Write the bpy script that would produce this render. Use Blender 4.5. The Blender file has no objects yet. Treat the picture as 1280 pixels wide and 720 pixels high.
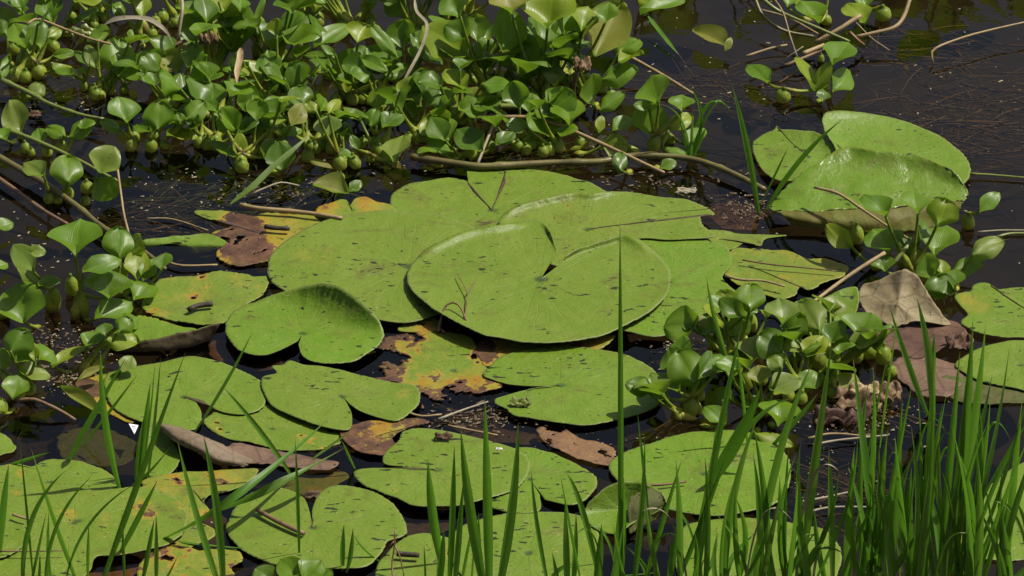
import bpy, math, random
from mathutils import Vector, noise, Matrix

random.seed(7)
R = math.radians
scene = bpy.context.scene
COL = scene.collection

# ---------------------------------------------------------------- camera
PITCH, HF, DIST = 29.0, R(14.0), 5.70
cam_d = bpy.data.cameras.new('camera')
cam = bpy.data.objects.new('camera', cam_d)
COL.objects.link(cam)
cam_d.sensor_width = 36.0
cam_d.lens = 18.0 / math.tan(HF / 2)
cam_d.clip_start = 0.1
cam_d.clip_end = 500.0
CP = Vector((0, -DIST * math.cos(R(PITCH)), DIST * math.sin(R(PITCH))))
cam.location = CP
cam.rotation_euler = (R(90 - PITCH), 0, 0)
scene.camera = cam
T7 = math.tan(HF / 2)
FWD = Vector((0, math.cos(R(PITCH)), -math.sin(R(PITCH))))
UP = Vector((0, math.sin(R(PITCH)), math.cos(R(PITCH))))
RT = Vector((1, 0, 0))
PXM = 640.0 / (DIST * T7)          # photo pixels per metre at the middle of the view


def ray(px, py):
    return FWD + RT * ((px - 640) / 640 * T7) + UP * ((360 - py) / 640 * T7)


def W(px, py, z=0.0):
    """point at height z seen at photo pixel px, py"""
    d = ray(px, py)
    return CP + d * ((z - CP.z) / d.z)


def V(px, py, Y):
    """point at depth Y seen at photo pixel px, py"""
    d = ray(px, py)
    return CP + d * ((Y - CP.y) / d.y)


def PL(px, py, p0, n):
    d = ray(px, py)
    k = d.dot(n)
    if abs(k) < 0.05:
        k = -0.05
    return CP + d * ((p0 - CP).dot(n) / k)


# ---------------------------------------------------------------- object helpers
def tag(o, label=None, cat=None, group=None, kind=None):
    if label: o['label'] = label
    if cat: o['category'] = cat
    if group: o['group'] = group
    if kind: o['kind'] = kind
    return o


def empty(name, loc):
    o = bpy.data.objects.new(name, None)
    o.empty_display_size = 0.02
    COL.objects.link(o)
    o.location = loc
    return o


def mesh_obj(name, verts, faces, mats, parent=None, origin=None, uvs=None, data=None, smooth=True):
    """verts in world space; origin becomes the object's location"""
    org = Vector(origin) if origin is not None else Vector((0, 0, 0))
    me = bpy.data.meshes.new(name)
    me.from_pydata([tuple(Vector(v) - org) for v in verts], [], faces)
    if smooth:
        me.polygons.foreach_set('use_smooth', [True] * len(me.polygons))
    for m in (mats if isinstance(mats, (list, tuple)) else [mats]):
        me.materials.append(m)
    if uvs is not None:
        ul = me.uv_layers.new(name='uv')
        flat = []
        for lp in me.loops:
            flat.extend(uvs[lp.vertex_index])
        ul.data.foreach_set('uv', flat)
    if data is not None:
        at = me.attributes.new('leafdata', 'FLOAT_COLOR', 'POINT')
        flat = []
        for d in data:
            flat.extend(d)
        at.data.foreach_set('color', flat)
    me.update()
    o = bpy.data.objects.new(name, me)
    COL.objects.link(o)
    if parent is not None:
        o.parent = parent
        o.location = org - parent.location
    else:
        o.location = org
    return o


def crom(pts, n, closed=False):
    """Catmull-Rom through pts (tuples of floats), n samples roughly equal in length"""
    k = len(pts)
    if k == 2 and not closed:
        return [tuple(a + (b - a) * i / (n - 1) for a, b in zip(*pts)) for i in range(n)]
    dense = []
    segs = k if closed else k - 1
    for s in range(segs):
        if closed:
            p0, p1, p2, p3 = (pts[(s + j - 1) % k] for j in range(4))
        else:
            p1, p2 = pts[s], pts[s + 1]
            p0 = pts[s - 1] if s > 0 else tuple(2 * a - b for a, b in zip(p1, p2))
            p3 = pts[s + 2] if s + 2 < k else tuple(2 * b - a for a, b in zip(p1, p2))
        for i in range(16):
            t = i / 16
            dense.append(tuple(0.5 * (2 * b + (c - a) * t + (2 * a - 5 * b + 4 * c - d) * t * t + (3 * b - a - 3 * c + d) * t ** 3)
                               for a, b, c, d in zip(p0, p1, p2, p3)))
    if closed:
        dense.append(dense[0])
    else:
        dense.append(tuple(pts[-1]))
    L = [0.0]
    for a, b in zip(dense, dense[1:]):
        L.append(L[-1] + math.sqrt(sum((x - y) ** 2 for x, y in zip(a, b))))
    out, j = [], 0
    m = n if closed else n - 1
    for i in range(n):
        t = L[-1] * i / m
        while j < len(L) - 2 and L[j + 1] < t:
            j += 1
        f = (t - L[j]) / max(1e-9, L[j + 1] - L[j])
        out.append(tuple(a + (b - a) * f for a, b in zip(dense[j], dense[j + 1])))
    return out


def sm(a, b, x):
    t = min(1, max(0, (x - a) / (b - a)))
    return t * t * (3 - 2 * t)


# ---------------------------------------------------------------- materials
def new_mat(name):
    m = bpy.data.materials.new(name)
    m.use_nodes = True
    nt = m.node_tree
    for n in list(nt.nodes):
        nt.nodes.remove(n)
    return m, nt


class NT:
    def __init__(s, nt):
        s.nt = nt

    def n(s, t, **kw):
        nd = s.nt.nodes.new(t)
        ins = kw.pop('i', {})
        for k, v in kw.items():
            setattr(nd, k, v)
        for k, v in ins.items():
            if hasattr(v, 'is_output'):
                s.nt.links.new(v, nd.inputs[k])
            else:
                nd.inputs[k].default_value = v
        return nd

    def math(s, op, a, b=None, c=None, clamp=False):
        nd = s.nt.nodes.new('ShaderNodeMath')
        nd.operation = op
        nd.use_clamp = clamp
        for k, v in enumerate((a, b, c)):
            if v is None: continue
            if hasattr(v, 'is_output'):
                s.nt.links.new(v, nd.inputs[k])
            else:
                nd.inputs[k].default_value = v
        return nd.outputs[0]

    def mix(s, f, a, b, mode='MIX'):
        nd = s.nt.nodes.new('ShaderNodeMix')
        nd.data_type = 'RGBA'
        nd.blend_type = mode
        for k, v in ((0, f), (6, a), (7, b)):
            if hasattr(v, 'is_output'):
                s.nt.links.new(v, nd.inputs[k])
            else:
                nd.inputs[k].default_value = v if k == 0 else (tuple(v) + (1,))[:4]
        return nd.outputs[2]

    def ramp(s, f, stops, interp='LINEAR'):
        nd = s.nt.nodes.new('ShaderNodeValToRGB')
        nd.color_ramp.interpolation = interp
        e = nd.color_ramp.elements
        while len(e) < len(stops):
            e.new(0.5)
        for el, (p, c) in zip(e, stops):
            el.position = p
            el.color = (tuple(c) + (1,))[:4] if isinstance(c, (tuple, list)) else (c, c, c, 1)
        s.nt.links.new(f, nd.inputs[0])
        return nd.outputs[0]

    def noise(s, vec, scale, detail=3, rough=.55, dist=0.0):
        return s.n('ShaderNodeTexNoise', i={'Vector': vec, 'Scale': scale, 'Detail': detail, 'Roughness': rough, 'Distortion': dist}).outputs[0]

    def coords(s):
        """object coordinates shifted per object so that no two leaves repeat"""
        tc = s.n('ShaderNodeTexCoord')
        oi = s.n('ShaderNodeObjectInfo')
        sc = s.n('ShaderNodeVectorMath', operation='SCALE', i={0: (37.0, 19.0, 53.0)})
        s.nt.links.new(oi.outputs['Random'], sc.inputs['Scale'])
        ad = s.n('ShaderNodeVectorMath', operation='ADD', i={0: tc.outputs['Object'], 1: sc.outputs[0]})
        return ad.outputs[0], oi.outputs['Random']

    def finish(s, col, rough=.45, spec=.4, bump=None, bstr=.2, bdist=.002, transl=0.0, tcol=None, coat=0.0, coatr=.2):
        p = s.n('ShaderNodeBsdfPrincipled')
        L = s.nt.links.new
        for sock, v in ((p.inputs['Base Color'], col), (p.inputs['Roughness'], rough), (p.inputs['Specular IOR Level'], spec),
                        (p.inputs['Coat Weight'], coat), (p.inputs['Coat Roughness'], coatr)):
            if hasattr(v, 'is_output'): L(v, sock)
            else: sock.default_value = (tuple(v) + (1,))[:4] if isinstance(v, tuple) else v
        if bump is not None:
            b = s.n('ShaderNodeBump', i={'Height': bump, 'Strength': bstr, 'Distance': bdist})
            L(b.outputs[0], p.inputs['Normal'])
        o = s.n('ShaderNodeOutputMaterial')
        sh = p.outputs[0]
        if transl > 0:
            t = s.n('ShaderNodeBsdfTranslucent')
            tc = tcol if tcol is not None else col
            if hasattr(tc, 'is_output'): L(tc, t.inputs[0])
            else: t.inputs[0].default_value = tuple(tc) + (1,)
            mx = s.n('ShaderNodeMixShader', i={0: transl, 1: sh, 2: t.outputs[0]})
            sh = mx.outputs[0]
        L(sh, o.inputs[0])


def mat_pad(name='lily_leaf_top', r0=.38, spec=.30, vb=-.5):
    m, nt = new_mat(name)
    s = NT(nt)
    vec, rnd = s.coords()
    at = s.n('ShaderNodeAttribute', attribute_name='leafdata')
    sep = s.n('ShaderNodeSeparateColor', i={0: at.outputs['Color']})
    decay, tint, rad = sep.outputs[0], sep.outputs[1], sep.outputs[2]
    uv = s.n('ShaderNodeUVMap', uv_map='uv')
    su = s.n('ShaderNodeSeparateXYZ', i={0: uv.outputs[0]})
    n1 = s.noise(vec, 9, 4)
    n2 = s.noise(vec, 55, 4, .6)
    n3 = s.noise(vec, 320, 2)
    # fresh colour: dull green to brighter yellow-green by leaf, broad soft mottling
    fresh = s.mix(s.math('MULTIPLY', tint, 1.0, clamp=True), (.140, .190, .024), (.098, .208, .010))
    fresh = s.mix(s.ramp(n1, [(.35, 0), (.68, .75)]), fresh, (.100, .168, .010))
    fresh = s.mix(s.ramp(n2, [(.42, 0), (.75, .40)]), fresh, (.165, .200, .026))
    fresh = s.mix(s.math('MULTIPLY', s.ramp(n3, [(.40, 0), (.62, 1)]), .22), fresh, (.080, .122, .008))
    # veins radiating from the stalk scar, forking outwards
    wob = s.math('MULTIPLY_ADD', s.noise(vec, 14, 2), .035, su.outputs[0])
    v1 = s.math('ABSOLUTE', s.math('SINE', s.math('MULTIPLY', wob, math.pi * 13)))
    v2 = s.math('ABSOLUTE', s.math('SINE', s.math('MULTIPLY', wob, math.pi * 39)))
    l1 = s.math('MULTIPLY', s.ramp(v1, [(0, 1), (.10, 0)]), s.ramp(rad, [(.02, .9), (.75, .12), (1, 0)]))
    l2 = s.math('MULTIPLY', s.ramp(v2, [(0, 1), (.25, 0)]), s.ramp(rad, [(.30, 0), (.5, .40), (.85, .15), (1, 0)]))
    vein = s.math('MAXIMUM', l1, l2)
    fresh = s.mix(s.math('MULTIPLY', vein, .38), fresh, (.175, .225, .035))
    # light scratches and scars
    scr = s.n('ShaderNodeTexNoise', i={'Scale': 1.0, 'Detail': 3, 'Roughness': .6})
    mp = s.n('ShaderNodeMapping', i={'Vector': vec, 'Scale': (70, 190, 100)})
    nt.links.new(mp.outputs[0], scr.inputs['Vector'])
    scrm = s.math('MULTIPLY', s.ramp(scr.outputs[0], [(.66, 0), (.70, 1)]), s.ramp(s.noise(vec, 7, 2), [(.52, 0), (.64, 1)]))
    fresh = s.mix(s.math('MULTIPLY', scrm, .55), fresh, (.26, .24, .13))
    # darker centre scar
    fresh = s.mix(s.ramp(rad, [(.0, .9), (.035, .75), (.07, 0)]), fresh, (.028, .052, .014))
    # a thin paler rim
    fresh = s.mix(s.ramp(rad, [(.975, 0), (.992, .5)]), fresh, (.17, .19, .07))
    dn = s.math('ADD', decay, s.math('MULTIPLY_ADD', s.noise(vec, 75, 8, .78), .86, -.43))
    dn = s.math('ADD', dn, s.math('MULTIPLY_ADD', s.noise(vec, 16, 3, .6), .36, -.18))
    yel = s.mix(s.ramp(s.noise(vec, 30, 3), [(.40, 0), (.65, 1)]), (.25, .215, .022), (.27, .150, .016))
    brn = s.mix(s.ramp(s.noise(vec, 42, 4, .65), [(.36, 0), (.64, 1)]), (.052, .026, .018), (.145, .072, .036))
    pal = (.185, .195, .022)
    c = s.mix(s.ramp(dn, [(.12, 0), (.30, 1)]), fresh, pal)
    c = s.mix(s.ramp(dn, [(.34, 0), (.42, 1)]), c, yel)
    c = s.mix(s.ramp(dn, [(.56, 0), (.61, 1)]), c, brn)
    # dried silt and slime left in smears
    mp3 = s.n('ShaderNodeMapping', i={'Vector': vec, 'Scale': (16, 26, 20)})
    sl = s.n('ShaderNodeTexNoise', i={'Vector': mp3.outputs[0], 'Scale': 1.0, 'Detail': 6, 'Roughness': .72, 'Distortion': .6})
    c = s.mix(s.ramp(sl.outputs[0], [(.55, 0), (.66, .50)]), c, (.100, .088, .022))
    c = s.mix(s.ramp(sl.outputs[0], [(.665, 0), (.685, .75)]), c, (.045, .034, .014))
    # crumbs of dirt, small dark tears
    sp = s.n('ShaderNodeTexNoise', i={'Scale': 1.0, 'Detail': 2, 'Roughness': .5})
    mp2 = s.n('ShaderNodeMapping', i={'Vector': vec, 'Scale': (55, 135, 80)})
    nt.links.new(mp2.outputs[0], sp.inputs['Vector'])
    msk = s.ramp(s.noise(vec, 12, 2), [(.42, 0), (.66, 1)])
    thr = s.math('SUBTRACT', sp.outputs[0], s.math('MULTIPLY_ADD', msk, -.14, .762))
    spm = s.ramp(s.math('MULTIPLY_ADD', thr, 12, .5), [(.48, 0), (.58, 1)])
    dot = s.noise(vec, 150, 1)
    spm = s.math('MAXIMUM', spm, s.ramp(dot, [(.735, 0), (.76, .9)]))
    c = s.mix(s.math('MULTIPLY', spm, .92), c, (.014, .015, .008))
    crumb = s.noise(vec, 190, 1)
    c = s.mix(s.ramp(crumb, [(.755, 0), (.775, .7)]), c, (.30, .26, .15))
    rough = s.math('MULTIPLY_ADD', n2, .22, r0)
    bh = s.math('ADD', s.math('MULTIPLY', vein, vb), s.math('MULTIPLY', n2, .9))
    bh = s.math('ADD', bh, s.math('MULTIPLY', s.noise(vec, 24, 3), 1.6))
    bh = s.math('ADD', bh, s.math('MULTIPLY', n3, .18))
    s.finish(c, rough, spec, bh, .60, .0034, .14, s.mix(.5, c, (.22, .42, .02)))
    return m


def mat_underside(name, a, b, veincol=(.10, .07, .06)):
    m, nt = new_mat(name)
    s = NT(nt)
    vec, rnd = s.coords()
    n1 = s.noise(vec, 14, 4, .6)
    n2 = s.noise(vec, 80, 4, .6)
    c = s.mix(s.ramp(n1, [(.35, 0), (.66, 1)]), a, b)
    c = s.mix(s.ramp(n2, [(.45, 0), (.75, .6)]), c, tuple(x * .45 for x in a))
    vo = s.n('ShaderNodeTexVoronoi', feature='DISTANCE_TO_EDGE', i={'Vector': vec, 'Scale': 26.0})
    v = s.ramp(vo.outputs[0], [(0, .7), (.06, 0)])
    c = s.mix(v, c, veincol)
    sp = s.noise(vec, 120, 2)
    c = s.mix(s.ramp(sp, [(.68, 0), (.73, .8)]), c, (.02, .016, .012))
    s.finish(c, .55, .14, s.math('MULTIPLY_ADD', vo.outputs[0], -1.5, n2), .5, .003, .12)
    return m


def mat_hyacinth(name, c0, c1, dead=(.16, .11, .03), wear=.2, transl=.34, gloss=.30):
    m, nt = new_mat(name)
    s = NT(nt)
    vec, rnd = s.coords()
    uv = s.n('ShaderNodeUVMap', uv_map='uv')
    su = s.n('ShaderNodeSeparateXYZ', i={0: uv.outputs[0]})
    n1 = s.noise(vec, 22, 3)
    n2 = s.noise(vec, 110, 3, .6)
    c = s.mix(s.ramp(n1, [(.3, 0), (.7, 1)]), c0, c1)
    c = s.mix(s.math('MULTIPLY', rnd, .45), c, tuple(x * y for x, y in zip(c1, (1.35, 1.1, .9))))
    # fine lengthwise veins
    ln = s.math('ABSOLUTE', s.math('SINE', s.math('MULTIPLY', su.outputs[0], math.pi * 22)))
    vein = s.ramp(ln, [(0, 1), (.35, 0)])
    c = s.mix(s.math('MULTIPLY', vein, .16), c, tuple(min(.5, x * 1.7) for x in c1))
    mid = s.ramp(s.math('ABSOLUTE', s.math('SUBTRACT', su.outputs[0], .5)), [(0, .4), (.03, 0)])
    c = s.mix(mid, c, tuple(min(.5, x * 1.8) for x in c1))
    c = s.mix(s.ramp(su.outputs[1], [(0, .75), (.22, 0)]), c, (.14, .22, .03))
    # worn tips, spots
    ed = s.math('MULTIPLY', s.ramp(s.noise(vec, 34, 4, .65), [(.55, 0), (.70, 1)]), s.ramp(su.outputs[1], [(.45, .15), (1, 1)]))
    c = s.mix(s.math('MULTIPLY', ed, wear), c, dead)
    c = s.mix(s.math('MULTIPLY', s.ramp(n2, [(.66, 0), (.74, 1)]), wear * 2.0, clamp=True), c, (.03, .03, .012))
    bh = s.math('ADD', s.math('MULTIPLY', vein, .25), s.math('MULTIPLY', n1, 1.6))
    rough = s.math('MULTIPLY_ADD', n2, .25, gloss - .03)
    tc = s.mix(.6, c, (.30, .52, .03))
    s.finish(c, rough, .40, bh, .35, .002, transl, tc)
    return m


def mat_stalk():
    """swollen leaf stalks: green, paler at the belly, yellow to pinkish brown at the foot"""
    m, nt = new_mat('hyacinth_stalk')
    s = NT(nt)
    vec, rnd = s.coords()
    uv = s.n('ShaderNodeUVMap', uv_map='uv')
    su = s.n('ShaderNodeSeparateXYZ', i={0: uv.outputs[0]})
    n1 = s.noise(vec, 40, 4, .6)
    v = s.math('ADD', su.outputs[1], s.math('MULTIPLY_ADD', n1, .24, -.12))
    v = s.math('ADD', v, s.math('MULTIPLY_ADD', rnd, -.14, .10))
    c = s.ramp(v, [(.0, (.095, .055, .022)), (.14, (.215, .165, .035)), (.32, (.340, .360, .045)), (.58, (.250, .310, .028)), (1, (.095, .170, .012))])
    c = s.mix(s.ramp(s.noise(vec, 120, 3), [(.54, 0), (.70, .7)]), c, (.07, .05, .018))
    st = s.math('ABSOLUTE', s.math('SINE', s.math('MULTIPLY', su.outputs[0], math.pi * 11)))
    c = s.mix(s.math('MULTIPLY', st, .16), c, (.07, .13, .02))
    s.finish(c, .46, .32, n1, .5, .003, .28, s.mix(.5, c, (.45, .50, .03)))
    return m


def mat_grass(name, a, b, tip, transl=.35):
    m, nt = new_mat(name)
    s = NT(nt)
    vec, rnd = s.coords()
    uv = s.n('ShaderNodeUVMap', uv_map='uv')
    su = s.n('ShaderNodeSeparateXYZ', i={0: uv.outputs[0]})
    c = s.mix(rnd, a, b)
    c = s.mix(s.ramp(s.noise(vec, 25, 3), [(.4, 0), (.75, .6)]), c, tuple(x * .6 for x in a))
    ln = s.math('ABSOLUTE', s.math('SINE', s.math('MULTIPLY', su.outputs[0], math.pi * 7)))
    c = s.mix(s.math('MULTIPLY', s.ramp(ln, [(0, 1), (.5, 0)]), .25), c, tuple(x * 1.6 for x in b))
    tp = s.math('ADD', su.outputs[1], s.math('MULTIPLY_ADD', s.noise(vec, 30, 3), .2, -.1))
    c = s.mix(s.ramp(tp, [(.90, 0), (1, .85)]), c, tip)
    c = s.mix(s.ramp(s.noise(vec, 70, 3), [(.68, 0), (.74, .7)]), c, tip)
    s.finish(c, .42, .4, ln, .2, .001, transl, s.mix(.5, c, (.20, .50, .03)))
    return m


def mat_plain(name, a, b, scale=40, rough=.6, spec=.3, bump=.4, dark=None, transl=0.0, coat=0.0):
    m, nt = new_mat(name)
    s = NT(nt)
    vec, rnd = s.coords()
    mp = s.n('ShaderNodeMapping', i={'Vector': vec, 'Scale': (1, 1, 1)})
    n1 = s.noise(mp.outputs[0], scale, 5, .62)
    n2 = s.noise(mp.outputs[0], scale * 3.3, 3, .6)
    c = s.mix(s.ramp(n1, [(.34, 0), (.66, 1)]), a, b)
    c = s.mix(s.math('MULTIPLY', rnd, .3), c, b)
    c = s.mix(s.ramp(n2, [(.56, 0), (.72, .75)]), c, dark if dark else tuple(x * .4 for x in a))
    s.finish(c, rough, spec, n1, bump, .003, transl, None, coat)
    return m


def mat_water():
    m, nt = new_mat('pond_water')
    s = NT(nt)
    tc = s.n('ShaderNodeTexCoord')
    n1 = s.noise(tc.outputs['Object'], 7, 2)
    n2 = s.noise(tc.outputs['Object'], 30, 2)
    h = s.math('ADD', s.math('MULTIPLY', n1, 1.0), s.math('MULTIPLY', n2, .25))
    b = s.n('ShaderNodeBump', i={'Height': h, 'Strength': .35, 'Distance': .006})
    fr = s.n('ShaderNodeFresnel', i={'IOR': 1.333, 'Normal': b.outputs[0]})
    g = s.n('ShaderNodeBsdfGlossy', i={'Roughness': .02, 'Normal': b.outputs[0], 'Color': (1, 1, 1, 1)})
    t = s.n('ShaderNodeBsdfTransparent', i={'Color': (.64, .57, .43, 1)})
    mx = s.n('ShaderNodeMixShader', i={0: fr.outputs[0], 1: t.outputs[0], 2: g.outputs[0]})
    o = s.n('ShaderNodeOutputMaterial', i={0: mx.outputs[0]})
    return m


M = {}
M['pad'] = mat_pad()
M['pad_gloss'] = mat_pad('lily_leaf_glossy', .24, .44, -.05)
M['under'] = mat_underside('lily_leaf_underside', (.060, .034, .030), (.085, .070, .034))
M['under_green'] = mat_underside('lily_leaf_underside_green', (.075, .075, .026), (.085, .11, .03), (.10, .085, .04))
M['under_olive'] = mat_underside('lily_leaf_underside_olive', (.105, .125, .016), (.120, .100, .028), (.13, .11, .04))
M['grey_dead'] = mat_underside('dead_leaf_grey', (.205, .160, .088), (.255, .220, .125), (.12, .085, .05))
M['roll_dead'] = mat_underside('dead_leaf_rolled', (.205, .155, .108), (.150, .115, .072), (.12, .085, .06))
M['flake'] = mat_plain('rotted_flake', (.050, .032, .018), (.105, .072, .040), 90, .6, .3, .5, (.02, .014, .010))
M['pink_dead'] = mat_underside('dead_leaf_pink', (.185, .118, .085), (.125, .082, .052), (.08, .05, .04))
M['maroon_dead'] = mat_underside('dead_leaf_maroon', (.085, .048, .038), (.14, .082, .050), (.05, .03, .025))
M['tan_dead'] = mat_plain('dead_leaf_tan', (.20, .115, .042), (.115, .060, .032), 45, .5, .4, .5, (.04, .022, .014))
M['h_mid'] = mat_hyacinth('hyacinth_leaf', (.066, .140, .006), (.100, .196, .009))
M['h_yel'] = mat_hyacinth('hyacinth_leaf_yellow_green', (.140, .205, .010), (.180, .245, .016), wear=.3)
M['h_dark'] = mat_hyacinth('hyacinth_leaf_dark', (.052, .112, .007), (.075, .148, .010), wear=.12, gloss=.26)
M['h_old'] = mat_hyacinth('hyacinth_leaf_aged', (.130, .160, .020), (.175, .185, .032), (.14, .085, .03), wear=.9, gloss=.38)
M['h_grey'] = mat_hyacinth('hyacinth_leaf_pale', (.108, .172, .022), (.145, .205, .034), (.12, .10, .05), wear=.5, gloss=.32)
M['stalk'] = mat_stalk()
M['grass'] = mat_grass('grass_green', (.056, .148, .010), (.092, .205, .018), (.20, .17, .05))
M['grass_lt'] = mat_grass('grass_pale_green', (.085, .155, .022), (.110, .180, .022), (.22, .18, .06))
M['straw'] = mat_plain('dry_straw', (.30, .225, .11), (.22, .155, .075), 30, .55, .3, .3, (.10, .06, .03))
M['straw_gr'] = mat_plain('dry_grey_straw', (.29, .265, .19), (.20, .175, .11), 30, .55, .3, .3, (.10, .075, .05))
M['cane'] = mat_plain('old_green_cane', (.135, .125, .035), (.090, .070, .026), 22, .45, .4, .3, (.05, .03, .016))
M['cane_gr'] = mat_plain('green_cane', (.110, .150, .030), (.150, .170, .040), 22, .4, .4, .3, (.06, .05, .02))
M['cane_br'] = mat_plain('brown_cane', (.125, .068, .036), (.17, .105, .058), 26, .5, .35, .4, (.04, .022, .014))
M['dark_stick'] = mat_plain('rotten_stick', (.022, .017, .012), (.040, .030, .020), 60, .7, .3, .7, (.10, .09, .06))
M['brown_clump'] = mat_plain('rotten_leaf', (.085, .045, .024), (.19, .125, .060), 40, .6, .3, .7, (.03, .018, .012))
M['weed'] = mat_plain('submerged_weed', (.130, .082, .034), (.070, .055, .022), 30, .7, .2, .4)
M['weed_gr'] = mat_plain('submerged_weed_green', (.075, .085, .016), (.045, .055, .012), 30, .7, .2, .4)
M['bed'] = mat_plain('pond_mud', (.0095, .0080, .0060), (.024, .018, .010), 6, .9, .1, .3)
M['soil'] = mat_plain('bank_soil', (.055, .062, .022), (.085, .062, .036), 9, .9, .1, .8)
M['fleck'] = mat_plain('white_fleck', (.62, .62, .58), (.55, .54, .48), 60, .5, .3, .3, (.42, .41, .36))
M['white'] = mat_plain('white_scrap', (.78, .78, .76), (.70, .70, .69), 60, .4, .4, .1, (.6, .6, .6))
M['blue'] = mat_plain('blue_mark', (.12, .16, .34), (.14, .18, .34), 60, .5, .3, .1)
M['crumb'] = mat_plain('floating_crumbs', (.15, .105, .055), (.30, .26, .18), 200, .7, .3, .3)
M['crumb_pale'] = mat_plain('pale_crumbs', (.30, .28, .22), (.24, .21, .15), 200, .5, .4, .2)
M['water'] = mat_water()

# ---------------------------------------------------------------- setting
def sheet(name, x0, x1, y0, y1, z, mat, n=2):
    vs = [(x0 + (x1 - x0) * i / (n - 1), y0 + (y1 - y0) * j / (n - 1), z) for j in range(n) for i in range(n)]
    fs = [(j * n + i, j * n + i + 1, (j + 1) * n + i + 1, (j + 1) * n + i) for j in range(n - 1) for i in range(n - 1)]
    return tag(mesh_obj(name, vs, fs, mat, smooth=True), kind='structure')


sheet('pond_bed', -60, 60, -1.2, 120, -0.16, M['bed'])
sheet('water', -60, 60, -1.2, 120, 0.0, M['water'])
vs, fs = [], []
NX, NY = 90, 30
for j in range(NY):
    y = -0.80 - 7.0 * (j / (NY - 1)) ** 1.6
    for i in range(NX):
        x = -60 * (1 - 2 * i / (NX - 1)) if False else 8 * math.sinh(3 * (2 * i / (NX - 1) - 1)) / math.sinh(3) * 4
        z = -0.20 + (-.78 - y) * .36 + .2 * sm(0, .4, -.78 - y) * .4 + .03 * noise.noise(Vector((x * 2, y * 2, 0)))
        vs.append((x, y, z))
for j in range(NY - 1):
    for i in range(NX - 1):
        fs.append((j * NX + i, (j + 1) * NX + i, (j + 1) * NX + i + 1, j * NX + i + 1))
tag(mesh_obj('bank', vs, fs, M['soil']), kind='structure')


# ---------------------------------------------------------------- lily leaves
def wave(x, y):
    return .0026 * noise.noise(Vector((x * 7, y * 7, 1.3))) + .0007 * noise.noise(Vector((x * 22, y * 22, 4.1)))


GP = 'water lily leaves on the pond'
GD = 'dead and rotting lily leaves'


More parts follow.
